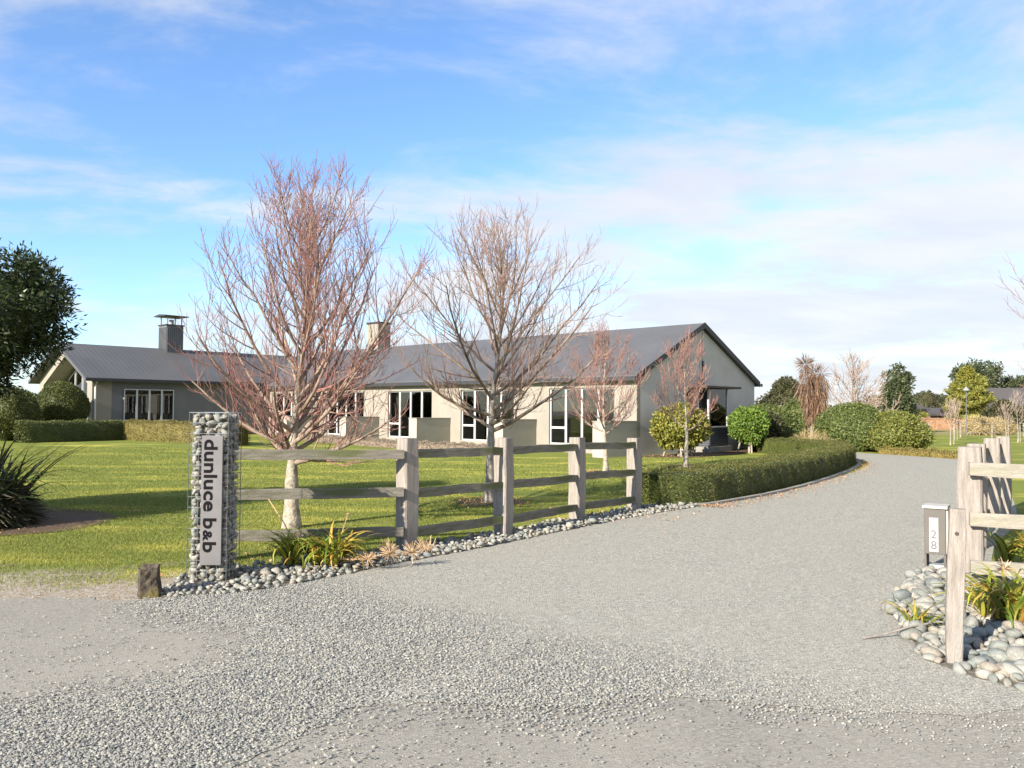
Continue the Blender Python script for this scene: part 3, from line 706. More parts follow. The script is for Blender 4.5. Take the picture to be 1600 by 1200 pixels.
# ------------------------------------------------------------------ gabion pillar with sign
GX, GY, GW, GH = -2.96, 7.58, .345, 1.555
gab = empty('gabion_pillar', (GX+GW/2, GY+GW/2, 0), 0, 'wire gabion pillar packed with river stones carrying a vertical sign panel', 'pillar')
h = GW/2
MB().box(-h+.055, h-.055, -h+.055, h-.055, 0, GH-.06).build('light_stop_core', M['soil'], gab)  # solid core added to stop light passing between the shell stones
gst = []
for face in range(4):
    for layer, (r0, r1, fill) in enumerate(((.036, .060, .74), (.024, .042, .74))):
        for (u, z, r) in dart([(-h+.02, .02), (h-.02, .02), (h-.02, GH-.02), (-h+.02, GH-.02)], lambda x, y: random.uniform(r0, r1), 2600, fill):
            uu = min(max(u, -h+r*.75), h-r*.75); dep = -h + r*.66 + layer*.035 + random.uniform(0, .012)
            p = {0: (uu, dep), 1: (-dep, uu), 2: (-uu, -dep), 3: (dep, -uu)}[face]
            gst.append((face, p[0], p[1], max(r*.6, min(z, GH-r*.75)), r))
for k in range(18): gst.append((0, random.uniform(-.12, .12), random.uniform(-.12, .12), GH-.05, random.uniform(.03, .045)))
vis = [g for g in gst if g[0] in (0, 1)] ; oth = [g for g in gst if g[0] in (2, 3)]
vis_n = vis[:300]
for (fc, x, y, z, r) in vis_n:
    o = put_stone(gab, (x, y, z), r*1.06, small=(fc != 0), tilt=1.4)
tag(merged_stones('rear_stones', [(x, y, r*1.06, z) for fc, x, y, z, r in oth + vis[300:]], gab, M['stone_loose']), kind='stuff')
print('gabion stones', len(vis_n), len(oth))
wm = MB(); wr = .0021; e = h+.008
for i in range(5):
    u = -e + 2*e*i/4
    for (a, b) in (((u, -e), None), ((u, e), None), ((-e, u), None), ((e, u), None)):
        wm.tube([(a[0], a[1], 0), (a[0], a[1], GH)], wr*(1.7 if i in (0, 4) else 1), 4)
nz = 17
for j in range(nz):
    z = .01+(GH-.01)*j/(nz-1)
    for (p, q) in (((-e, -e), (e, -e)), ((e, -e), (e, e)), ((e, e), (-e, e)), ((-e, e), (-e, -e))): wm.tube([(*p, z), (*q, z)], wr*(1.7 if j == nz-1 else 1), 4)
for i in range(1, 4):
    u = -e+2*e*i/4; wm.tube([(u, -e, GH), (u, e, GH)], wr, 4); wm.tube([(-e, u, GH), (e, u, GH)], wr, 4)
wm.build('wire_cage', M['steel'], gab)
SX0, SX1, SZ0, SZ1 = -.052, .140, .165, 1.345
sg = MB().box(SX0, SX1, -e-.030, -e-.006, SZ0, SZ1).build('sign_panel', M['sign'], gab, bevel=.002)
tag(sg, 'silver vertical sign panel with dark lowercase lettering')
def text_mesh(body, size, extrude=.0015, offset=.0, shear=0):
    cu = bpy.data.curves.new('lettering', 'FONT'); cu.body = body; cu.size = size; cu.extrude = extrude; cu.offset = offset; cu.resolution_u = 4
    o = bpy.data.objects.new('lettering_tmp', cu); C.objects.link(o)
    dg = bpy.context.evaluated_depsgraph_get(); me = bpy.data.meshes.new_from_object(o.evaluated_get(dg)); bpy.data.objects.remove(o); bpy.data.curves.remove(cu)
    a = np.empty(len(me.vertices)*3, np.float32); me.vertices.foreach_get('co', a); a = a.reshape(-1, 3); return me, a[:, 0].min(), a[:, 0].max()
zc_ = SZ1-.035
for body, size, gap in (('dunluce', .166, .062), ('b', .166, .012), ('&', .112, .010), ('b', .166, 0)):
    me, x0, x1 = text_mesh(body, size, .0015, .0036)
    o = link('lettering', me, M['ink'], sg)
    sc_x = 1.27
    o.matrix_local = Matrix(((0, 1, 0, SX0+.028), (0, 0, -1, -e-.0325), (-1, 0, 0, zc_), (0, 0, 0, 1))) @ Matrix.Diagonal((sc_x, 1, 1, 1)) @ Matrix.Translation((-x0, 0, 0))
    zc_ -= (x1-x0)*sc_x+gap
print('sign text ends at', zc_, 'panel bottom', SZ0)

# rotten timber stub beside the pillar
r = random.Random(5); v_ = []; nr_ = 6; k_ = 14
for i in range(nr_):
    t = i/(nr_-1)
    for j in range(k_):
        a = 6.2832*j/k_; sq = 1/max(abs(math.cos(a)), abs(math.sin(a)))**.8
        v_.append((.09*sq*math.cos(a)*(1-.10*t)+r.uniform(-.008, .008), .09*sq*math.sin(a)*(1-.08*t)+r.uniform(-.008, .008), t*(.245+(r.uniform(-.035, .03) if i == nr_-1 else 0))))
v_.append((0, 0, .20)); f_ = [(i*k_+j, i*k_+(j+1) % k_, (i+1)*k_+(j+1) % k_, (i+1)*k_+j) for i in range(nr_-1) for j in range(k_)] + [((nr_-1)*k_+j, (nr_-1)*k_+(j+1) % k_, nr_*k_) for j in range(k_)]
m = MB(); m.add(v_, f_)
tag(m.build('timber_stub', M['oldwood'], None, (-3.06, 7.02, 0), (.03, -.05, .35)), 'dark rotten timber stub at the left foot of the gabion pillar', 'stump')

# ------------------------------------------------------------------ letterbox, stub post, debris on the right
lb = empty('letterbox', (4.33, 8.42, 0), R(-33), 'taupe letterbox with a white house number strip reading 28', 'letterbox')
MB().box(-.098, .098, -.12, .12, .17, .625).build('box_body', M['box'], lb, bevel=.004)
MB().box(-.112, .118, -.14, .14, .627, .655).build('lid', M['boxtop'], lb, bevel=.004)
for sx in (-.098, .078): MB().box(sx, sx+.02, -.118, .118, 0, .168).build('leg', M['box'], lb)
MB().box(.100, .118, -.10, .12, .18, .62).build('side_panel', M['boxtop'], lb)
MB().box(-.076, .076, -.02, .10, .01, .05).build('base_plate', M['steel'], lb)
ns = MB().box(-.050, .032, -.127, -.1215, .195, .535).build('number_strip', mat('white_number_strip', (.42,.415,.41), None, rough=.5), lb)
grey_ink = mat('grey_number_ink', (.13,.125,.125), None, rough=.6)
for ch, zz in (('2', .330), ('8', .222)):
    me, x0, x1 = text_mesh(ch, .118, .001, .001)
    o = link('numeral', me, grey_ink, ns); o.matrix_local = Matrix(((1, 0, 0, -.009-(x0+x1)/2), (0, 0, -1, -.1295), (0, 1, 0, zz), (0, 0, 0, 1)))
sp = empty('stub_post', (2.82, 5.28, 0), R(-22), 'short pale timber stub post with a bolt hole, standing in the stones before the letterbox', 'post')
rough_box(.100, .075, .985, 77, 6, .004, .012).build('timber', M['timber'], sp, rot=(0, R(1.6), 0))
MB().tube([(.02, -.034, .83), (.02, -.043, .83)], .013, 8).build('bolt_hole', M['bolt'], sp)
m = MB()
for k in range(5):
    a = random.uniform(-.03, .03)
    m.box(-.42+a, .55+random.uniform(-.1, .1), -.055+k*.024, -.034+k*.024, .01, .025+random.uniform(0, .012))
tag(m.build('driftwood_board', M['timber'], None, (3.45, 4.52, .012), (0, R(-2), R(14))), 'split grey board lying flat at the edge of the right stone bed', 'board')
tag(MB().tube([(2.46, 5.80, .016), (2.62, 5.83, .035), (2.8, 5.84, .085), (3.05, 5.93, .10), (3.2, 5.9, .11)], [.008, .007, .007, .006, .004], 6).build('dry_stalk', M['timber'], None), 'pale dry stalk lying across the right-hand stones', 'stalk')

# ------------------------------------------------------------------ strap-leaved plants
def strap_mesh(name, L, w, bend, seed, seg=6):
    r = random.Random(seed); v = []; a = R(r.uniform(60, 82)); x = z = 0
    for i in range(seg+1):
        t = i/seg; ww = w*(.75+.6*t if t < .4 else 1.0*(1-t)**.7+.02)*.5
        v += [(x, -ww, z), (x, 0, z-ww*.45), (x, ww, z)]
        a -= bend*(.4+1.2*t)/seg; x += L/seg*math.cos(a); z += L/seg*math.sin(a)
    f = []
    for i in range(seg):
        for k in range(2): f.append((i*3+k, i*3+k+1, i*3+3+k+1, i*3+3+k))
    me = bpy.data.meshes.new(name); me.from_pydata(v, [], f); me.polygons.foreach_set('use_smooth', np.ones(len(f), bool)); me.update(); return me
AG = [strap_mesh('leaf', random.uniform(.42, .62), 0.042, R(random.uniform(70, 175)), i) for i in range(10)]
FX = [strap_mesh('leaf', random.uniform(1.2, 1.9), .065, R(random.uniform(15, 120)), 40+i, 8) for i in range(12)]
for q in AG: q.materials.append(M['strap'])
for q in FX: q.materials.append(M['flax'])
def strap_plant(name, loc, n, meshes, spread, label, cat, smin=.7, smax=1.1, crowns=4):
    e_ = empty(name, loc, 0, label, cat)
    cs = [(random.uniform(-spread, spread), random.uniform(-spread, spread)*.55) for _ in range(crowns)]
    for i in range(n):
        c = random.choice(cs); s = random.uniform(smin, smax)
        link('leaf', random.choice(meshes), None, e_, (c[0]+random.uniform(-.05, .05), c[1]+random.uniform(-.05, .05), random.uniform(0, .03)),
             (random.uniform(-.25, .25), random.uniform(-.3, .25), random.uniform(0, 6.28)), (s, s, s))
    return e_
agL = strap_plant('agapanthus', (-1.95, 8.22, .05), 230, AG, .28, 'green and yellow strap-leaved clump at the foot of the left fence beside the pillar', 'plant', crowns=7)
agR = strap_plant('agapanthus', (3.90, 6.22, .05), 295, AG, .55, 'yellow-green strap-leaved clump under the right fence rails', 'plant', .75, 1.1, crowns=11)
agB = strap_plant('agapanthus', (5.55, 8.5, .03), 170, AG, .6, 'shaded strap-leaved clump behind the right fence posts', 'plant', .8, 1.15, crowns=10)
agS = strap_plant('agapanthus', (2.98, 6.05, .03), 22, AG, .06, 'small yellowing strap-leaved tuft beside the stub post', 'plant', .45, .7, 2)
def seedhead(parent, base, top, r, n=34):
    b = MB(); mid_ = ((base[0]+top[0])/2+.03, (base[1]+top[1])/2, (base[2]+top[2])/2)
    b.tube([base, mid_, top], [.007, .006, .005], 5); o = b.build('flower_stalk', M['straw'], parent)
    b = MB()
    for i in range(n):
        dvec = Vector((random.gauss(0, 1), random.gauss(0, 1), random.gauss(.3, .8))).normalized()
        b.tube([top, Vector(top)+dvec*r*random.uniform(.7, 1)], [.0028, .0022], 3)
    b.build('seed_head', M['straw'], o)
for (bx_, tp, rr) in (((.25, .1, 0), (.02, -.2, .82), .085), ((-.30, 0, 0), (-.32, -.22, .42), .085), ((-.1, -.1, 0), (-.12, -.25, .36), .08), ((.1, .1, 0), (.42, .1, .55), .06)): seedhead(agR, bx_, tp, rr)
for (bx_, tp, rr) in (((.1, 0, 0), (.30, .12, .48), .02), ((.15, .05, 0), (.75, -.02, .12), .12), ((.1, 0, .05), (.95, .12, .10), .13), ((.2, 0, .05), (.55, -.12, .08), .10), ((-.2, .1, .1), (-.62, .45, .62), .012)): seedhead(agL, bx_, tp, rr, 60)
for i, (x, y, lab) in enumerate(((-.93, 9.12, 'dry tan grass tuft at the drive-side foot of the first fence post'), (-1.34, 8.93, 'dry tan grass tuft just left of the first fence post'))):
    b = MB()
    for k in range(60):
        a = random.uniform(0, 6.28); l = random.uniform(.07, .17); t = random.uniform(.2, 1.1); bx0 = (x+random.uniform(-.05, .05), y+random.uniform(-.05, .05), .04)
        b.tube([bx0, (bx0[0]+l*math.cos(a)*math.sin(t), bx0[1]+l*math.sin(a)*math.sin(t), bx0[2]+l*math.cos(t))], [.003, .0015], 3)
    tag(b.build('grass_tuft', M['straw']), lab, 'grass tuft')
flax = strap_plant('flax_bush', (-7.3, 11.1, 0), 290, FX, .50, 'dark flax bush with long arching strap leaves below the dark tree', 'plant', .6, 1.0, 9)

# ------------------------------------------------------------------ leaf clouds
def leaves(pos, nrm, L, W, out=.6, rnd=.9, droop=0.0, curl=True):
    n = len(pos); L = np.broadcast_to(L, n)*RNG.uniform(.65, 1.25, n); W = np.broadcast_to(W, n)*RNG.uniform(.75, 1.2, n)
    t = unit(nrm*out + RNG.normal(0, 1, (n, 3))*rnd*.6 + np.array([0, 0, -droop]))
    s = unit(np.cross(t, unit(nrm*.8+RNG.normal(0, 1, (n, 3))*.5)))
    a = pos; b = pos + t*(L*.45)[:, None] + s*(W*.5)[:, None]; c = pos + t*L[:, None]; d_ = pos + t*(L*.45)[:, None] - s*(W*.5)[:, None]
    v = np.stack([a, b, c, d_], 1).reshape(-1, 3); f = np.arange(4*n).reshape(-1, 4); return v, f
def lump_fn(seed, k=6, amp=.12, fr=3.0):
    r = np.random.default_rng(seed); K = r.normal(0, fr, (k, 3)); ph = r.uniform(0, 6.28, k)
    return lambda d: 1 + amp*np.sin(d @ K.T + ph).sum(-1)/math.sqrt(k)
def core_mesh(fn, shrink, rx, ry, rz, seg=20, rings=12):
    th = np.linspace(0, np.pi, rings+1); ph = np.linspace(0, 2*np.pi, seg, endpoint=False)
    T, Pp = np.meshgrid(th, ph, indexing='ij'); d_ = np.stack([np.sin(T)*np.cos(Pp), np.sin(T)*np.sin(Pp), np.cos(T)], -1).reshape(-1, 3)
    v = d_*fn(d_)[:, None]*shrink*np.array([rx, ry, rz]); f = []
    for i in range(rings):
        for j in range(seg): f.append((i*seg+j, (i+1)*seg+j, (i+1)*seg+(j+1) % seg, i*seg+(j+1) % seg))
    return v, np.array(f)
def cat_mesh(parts):
    V = []; F = []; o = 0
    for v, f in parts: V.append(v); F.append(np.asarray(f)+o); o += len(v)
    return np.concatenate(V), np.concatenate(F)
def shrub(name, x, y, z0, rx, ry, rz, n, L, W, m, label, cat, seed, amp=.10, fr=3., stem=None, clip=False, depth=.22, group=None, shrink=.86, base=None):
    g0 = float(gz(x, y)) if base is None else base
    e_ = empty(name, (x, y, g0), 0, label, cat, group); fn = lump_fn(seed, amp=amp, fr=fr)
    d_ = unit(RNG.normal(0, 1, (n, 3))); rr = fn(d_)*(1-depth*RNG.uniform(0, 1, n)**1.6)
    ax = np.array([rx, ry, rz]); pos = d_*rr[:, None]*ax + np.array([0, 0, z0]); ok = pos[:, 2] > .02
    pos, d2 = pos[ok], unit(d_[ok]/ax)
    cv, cf = core_mesh(fn, shrink, rx, ry, rz); cv = cv + np.array([0, 0, z0]); cv[:, 2] = np.maximum(cv[:, 2], .0)
    v, f = cat_mesh([leaves(pos, d2, L, W), (cv, cf)])
    link('foliage', np_mesh('foliage', v, f), M[m], e_)
    MB().tube([(0, 0, 0), (.02, 0, max(z0, .15))], [.05, .035], 7).build('stem', M['bark_grey'], e_)
    return e_
def clump_tree(name, x, y, crown, m, label, cat, seed, trunk_h, trunk_r, nclump, per, L, W, cr, group=None, droop=.1, lean=(0, 0), barkm='bark_grey'):
    """crown: list of (cz, rx, ry, rz, ox) lobes filled with leafy clumps"""
    e_ = empty(name, (x, y, float(gz(x, y))), 0, label, cat, group); r = np.random.default_rng(seed)
    P = []; Nn = []; cores = []; tips = []
    tot = sum(a[1]*a[2]*a[3] for a in crown)
    for (cz, rx, ry, rz, ox) in crown:
        k = max(4, int(nclump*rx*ry*rz/tot)); d_ = unit(r.normal(0, 1, (k, 3))); rad = r.uniform(.25, 1, k)**.45
        cc = d_*rad[:, None]*np.array([rx, ry, rz])*.9 + np.array([ox, 0, cz])
        for c in cc:
            s = cr*r.uniform(.65, 1.25); dd = unit(r.normal(0, 1, (per, 3))); dd[:, 2] = dd[:, 2]*.8+.1
            P.append(c + dd*s*r.uniform(.35, 1, (per, 1))); Nn.append(unit(dd + .5*unit(c-np.array([ox, 0, cz])))); tips.append(c)
        fn = lump_fn(seed+1, amp=.14); cv, cf = core_mesh(fn, .62, rx, ry, rz, 14, 9); cores.append((cv+np.array([ox, 0, cz]), cf))
    v, f = cat_mesh([leaves(np.concatenate(P), np.concatenate(Nn), L, W, droop=droop)] + cores)
    link('crown', np_mesh('crown', v, f), M[m], e_)
    b = MB(); b.tube([(0, 0, 0), (lean[0]*.5, lean[1]*.5, trunk_h*.5), (lean[0], lean[1], trunk_h)], [trunk_r*1.2, trunk_r, trunk_r*.75], 8)
    for c in tips[::max(1, len(tips)//9)]:
        c = np.array(c); b.tube([(lean[0], lean[1], trunk_h*.97), tuple((c+np.array([lean[0], lean[1], trunk_h]))/2+np.array([0, 0, .05])), tuple(c)], [trunk_r*.5, trunk_r*.35, trunk_r*.12], 5)
    b.build('trunk', M[barkm], e_, smooth=True); return e_
def profile_tree(name, x, y, h, prof, n, L, W, m, label, cat, seed, z0=0., amp=.30, group=None, droop=0., up=.0, sprays=0):
    """crown from a radius profile [(height fraction, radius)]"""
    e_ = empty(name, (x, y, 0), 0, label, cat, group); r = np.random.default_rng(seed)
    hs = [p[0] for p in prof]; rs = [p[1] for p in prof]
    t = r.uniform(0, 1, n*3); R_ = np.interp(t, hs, rs); keep = r.uniform(0, max(rs), n*3) < R_; t = t[keep][:n]; R_ = R_[keep][:n]; k = len(t)
    a = r.uniform(0, 6.283, k)
    ks = r.normal(0, 1, (8, 3))*np.array([2.2, 2.2, 9]); ph = r.uniform(0, 6.28, 8)
    q = np.stack([np.cos(a), np.sin(a), t], 1); lum = 1+amp*np.sin(q @ ks.T+ph).sum(1)/2.8
    if sprays: lum = lum*(1+.20*np.sin(t*sprays+2.5*np.sin(a*3+t*4))); 
    rad = R_*lum*(1-.30*r.uniform(0, 1, k)**1.5)
    pos = np.stack([np.cos(a)*rad, np.sin(a)*rad, z0+t*(h-z0)], 1); nr = np.stack([np.cos(a), np.sin(a), np.full(k, .35+up)], 1)
    T = np.linspace(0, 1, 12); cv = []; cf = []
    for i, tt in enumerate(T):
        rr = np.interp(tt, hs, rs)*.72
        cv += [(math.cos(j*.5236)*rr, math.sin(j*.5236)*rr, z0+tt*(h-z0)*.96) for j in range(12)]
    for i in range(11):
        cf += [(i*12+j, i*12+(j+1) % 12, (i+1)*12+(j+1) % 12, (i+1)*12+j) for j in range(12)]
    v, f = cat_mesh([leaves(pos, unit(nr), L, W, droop=droop), (np.array(cv), np.array(cf))])
    link('crown', np_mesh('crown', v, f), M[m], e_)
    MB().tube([(0, 0, 0), (0, 0, max(z0, .3)+h*.3)], [.16, .10], 8).build('trunk', M['bark_grey'], e_); return e_

def flax_skirt():
    n = 5200; d_ = unit(RNG.normal(0, 1, (n, 3))); d_[:, 2] = np.abs(d_[:, 2]); pos = d_*np.array([.66, .66, .75])*RNG.uniform(.55, 1, (n, 1)); nr = d_*np.array([1, 1, .2])+np.array([0, 0, -.5])
    cv, cf = core_mesh(lump_fn(5, amp=.1), .78, .66, .66, .75); cv[:, 2] = np.maximum(cv[:, 2], 0)
    v, f = cat_mesh([leaves(pos, unit(nr), .42, .035, out=1.2, rnd=.5), (cv, cf)]); link('dead_leaf_skirt', np_mesh('dead_leaf_skirt', v, f), mat('flax_skirt', (.05,.04,.03), None, rough=.7, rnd=('island', [(.04,.045,.022),(.07,.055,.035),(.03,.045,.018),(.085,.065,.045)])), flax)
flax_skirt()
# ------------------------------------------------------------------ hedges
def hedge(name, line, w, h, m, label, cat, dens, L, W, seed, top_m=None, group=None):
    """clipped hedge following a 2-D centre line; leaves over all faces on a bumpy core"""
    P = np.array(line, float); seg = np.diff(P, axis=0); ln = np.linalg.norm(seg, axis=1); cum = np.concatenate([[0], np.cumsum(ln)]); tot = cum[-1]
    tang = np.zeros_like(P); tang[1:-1] = unit(P[2:]-P[:-2]); tang[0] = unit(seg[0]); tang[-1] = unit(seg[-1])
    base = P.mean(0); r = np.random.default_rng(seed); e_ = empty(name, (base[0], base[1], 0), 0, label, cat, group)
    def at(s):
        i = np.clip(np.searchsorted(cum, s)-1, 0, len(seg)-1); t = (s-cum[i])/ln[i]; c = P[i]+(P[i+1]-P[i])*t[:, None]
        tg = unit(tang[i]+(tang[i+1]-tang[i])*t[:, None]); return c, np.stack([-tg[:, 1], tg[:, 0]], 1), tg
    hw_ = w/2; per = 2*h+w; n = int(tot*per*dens)
    s = r.uniform(0, tot, n); u = r.uniform(0, per, n)
    c, nn, tg = at(s)
    side = np.where(u < h, -1, np.where(u < h+w, 0, 1))
    off = np.where(side == -1, -hw_, np.where(side == 0, u-h-hw_, hw_)); z = np.where(side == -1, u, np.where(side == 0, h, u-h-w))
    bump = .030*np.sin(s*5.1+z*7+1)+.025*np.sin(s*11.7+off*9)+.02*np.sin(s*2.3+2)
    rc = .09                                                                    # rounded shoulders
    k = np.clip((z-(h-rc))/rc, 0, 1); off = np.where(side != 0, off*(1-.16*k*k), off)
    edge_ = np.clip((np.abs(off)-(hw_-rc))/rc, 0, 1); z = np.where(side == 0, z-.07*edge_*edge_, z)
    nv = np.zeros((n, 3)); nv[:, :2] = nn*side[:, None]; nv[:, 2] = np.where(side == 0, 1, .12)
    pos = np.zeros((n, 3)); pos[:, :2] = c+nn*off[:, None]; pos[:, 2] = z + gz(pos[:, 0], pos[:, 1])
    pos += nv*(bump - .05*r.uniform(0, 1, n)**2)[:, None]
    parts = []
    # end caps
    for (ss, sg) in ((0., -1), (tot, 1)):
        m_ = int(w*h*dens); c, nn, tg = at(np.full(m_, ss)); o = r.uniform(-hw_, hw_, m_); zz = r.uniform(0, h, m_)
        p = np.zeros((m_, 3)); p[:, :2] = c+nn*o[:, None]+tg*sg*r.uniform(-.03, .03, (m_, 1)); p[:, 2] = zz + gz(p[:, 0], p[:, 1]); q_ = np.zeros((m_, 3)); q_[:, :2] = tg*sg; parts.append(leaves(p, q_, L, W))
    parts.insert(0, leaves(pos, unit(nv), L, W))
    ns = max(2, int(tot/.25)); ss = np.linspace(0.02, tot-.02, ns); c, nn, tg = at(ss); iw = hw_-.06
    prof = [(-iw, 0), (-iw, h-.12), (-iw+.08, h-.05), (iw-.08, h-.05), (iw, h-.12), (iw, 0)]
    V = np.zeros((ns, 6, 3))
    for j, (o, z_) in enumerate(prof):
        V[:, j, :2] = c+nn*o; V[:, j, 2] = z_ + gz(V[:, j, 0], V[:, j, 1])
    F = [(i*6+j, (i+1)*6+j, (i+1)*6+j+1, i*6+j+1) for i in range(ns-1) for j in range(5)]
    parts.append((V.reshape(-1, 3), np.array(F)))
    v, f = cat_mesh(parts); v = v-np.array([base[0], base[1], 0])
    link('foliage', np_mesh('foliage', v, f), M[m], e_)
    b = MB()
    for q_ in np.linspace(.3, tot-.3, max(3, int(tot/.8))):
        cc, _, _ = at(np.array([q_])); g0 = float(gz(cc[0, 0], cc[0, 1])); b.tube([(cc[0, 0]-base[0], cc[0, 1]-base[1], g0), (cc[0, 0]-base[0]+.03, cc[0, 1]-base[1], g0+h*.7)], [.02, .012], 5)
    b.build('stems', M['bark_grey'], e_)
    print(name, n); return e_
hl = [(2.30, 13.95), (3.2, 14.45), (4.98, 16.75), (6.95, 19.65), (9.35, 23.75), (10.55, 26.6), (10.55, 29.2), (9.7, 31.6)]
hl = smooth_line(hl, 6)
hedge('clipped_hedge', hl, .75, .58, 'leaf_hedge', 'long low clipped hedge curving along the left edge of the driveway', 'hedge', 3000, .026, .017, 1)
kp = [(x, y) for x, y in smooth_line([(3.0, 13.75), (3.55, 14.15), (5.3, 16.25), (7.32, 19.25), (9.8, 23.45), (11.05, 26.55), (11.0, 29.5)], 6)]
b = MB()
for (p, q_) in zip(kp[:-1], kp[1:]):
    d_ = Vector(q_)-Vector(p); b.box(0, d_.length, -.05, .05, -.02, .05, Matrix.Translation((p[0], p[1], 0)) @ Matrix.Rotation(math.atan2(d_.y, d_.x), 4, 'Z'))
tag(b.build('kerb', M['kerb']), 'narrow concrete edging below the clipped driveway hedge', kind='structure')
hedge('clipped_hedge', [(-19.6, 32.8), (-18.4, 34.7), (-17.25, 36.55)], .9, .84, 'leaf_ball', 'shaded hedge run below the round topiary ball in front of the far wing', 'hedge', 900, .05, .032, 2)
hedge('clipped_hedge', [(-16.75, 36.3), (-15.0, 35.15), (-12.6, 33.6), (-10.6, 32.3)], .8, .84, 'leaf_gold', 'hedge run with sunlight painted as golden leaves in front of the far wing doors', 'hedge', 900, .05, .032, 3)  # golden leaf colour paints the sun on this run of the hedge
a_ = loc2w(3.7, -2.75); b_ = loc2w(18.5, -2.75)
hedge('low_hedge', [(a_.x, a_.y), (b_.x, b_.y)], .7, .30, 'leaf_dry', 'low brownish pink hedge along the front of the house', 'hedge', 900, .045, .03, 4)
hedge('low_hedge', smooth_line([(15.45, 27.0), (15.25, 28.2), (14.5, 30.4), (14.1, 31.4)], 4), .5, .26, 'leaf_gold', 'very low golden hedge on the far right edge of the driveway', 'hedge', 900, .05, .03, 5)

# ------------------------------------------------------------------ garden shrubs
shrub('topiary_ball', -20.55, 37.6, 1.42, 1.1, 1.1, 1.12, 14000, .075, .05, 'leaf_ball', 'big round clipped topiary ball in front of the far gable', 'shrub', 11, .03, 4, depth=.10, shrink=.93)
shrub('topiary_ball', -21.3, 34.9, 1.12, 1.15, 1.1, 1.15, 14000, .075, .05, 'leaf_ball', 'rounded dark bush left of the clipped topiary ball', 'shrub', 12, .05, 4, depth=.12, shrink=.92)
def standard(x, y, rx, rz, zc_, m, label, seed, n=8500):
    e_ = shrub('standard_shrub', x, y, zc_, rx, rx*.9, rz, n, .12, .075, m, label, 'shrub', seed, .15, 3.2, depth=.36)
    for k in range(3):
        a = k*2.1+.5; b = MB().tube([(math.cos(a)*rx*.62, math.sin(a)*rx*.5, 0), (math.cos(a)*rx*.25, math.sin(a)*rx*.22, zc_)], .032, 6); b.build('stake', M['bark_pale'], e_)
standard(5.82, 28.7, .93, .74, 1.02, 'leaf_yellow', 'rounded yellow-green shrub on pale stakes before the gable corner', 21)
standard(9.05, 31.4, .74, .66, 1.08, 'leaf_lime', 'bright lime green standard shrub on stakes right of the entry', 22, 7000)
shrub('broad_shrub', 10.75, 34.2, .85, 1.15, 1.1, 1.0, 9000, .10, .06, 'leaf_mid', 'broad grey-green shrub at the right end of the gable', 'shrub', 23, .08)
shrub('broad_shrub', 9.95, 32.6, .72, .8, .8, .85, 7000, .11, .07, 'leaf_olive', 'dark shaded shrub behind the lime green standard', 'shrub', 24, .08)
shrub('round_shrub', 13.9, 33.6, .85, 1.35, 1.3, 1.08, 15000, .09, .055, 'leaf_mid', 'large dense green rounded shrub at the bend of the drive', 'shrub', 25, .07)
shrub('round_shrub', 15.15, 32.6, .72, 1.25, 1.15, .86, 14000, .09, .055, 'leaf_lemon', 'large yellow-green rounded shrub right of the dense green one', 'shrub', 26, .08)
shrub('grass_clump', 11.7, 32.3, .25, .75, .5, .55, 2500, .30, .012, 'leaf_straw', 'tuft of straw coloured dry grass past the end of the hedge', 'grass', 27, .1, depth=.8, shrink=.4)
clump_tree('dark_tree', -7.55, 11.75, [(2.95, 1.12, 1.0, 1.02, .12), (2.35, .85, .9, .8, -.45), (1.5, .95, 1.0, 1.35, -1.5)], 'leaf_dark', 'dark glossy evergreen tree cut by the left edge of the picture', 'tree', 31, 2.2, .035, 430, 95, .105, .030, .25, lean=(.2, 0), barkm='oldwood')
clump_tree('dark_tree', -9.7, 9.1, [(2.3, 1.25, 1.25, 1.5, 0), (1.1, 1.2, 1.2, 1.1, .2)], 'leaf_dark', 'dark evergreen shrub shading the flax from beyond the left edge', 'tree', 33, 1.5, .05, 220, 80, .12, .04, .3, barkm='oldwood')
tag(fillpoly('mulch_bed', frayed(smooth_line([(-9.5, 9.6), (-7.4, 9.75), (-6.0, 10.35), (-5.6, 11.3), (-6.0, 12.4), (-7.5, 13.0), (-9.5, 12.8)], 5), .04), .010, M['mulch']), kind='structure')
p_ = [loc2w(s, t) for s, t in ((-.3, -.6), (-1.9, .5), (-2.0, 3.6), (-1.0, 8.5), (-.2, 8.5), (-.2, -.4))]
tag(fillpoly('mulch_bed', frayed([(q.x, q.y) for q in p_], .05, .3), .010, M['mulch']), kind='structure')

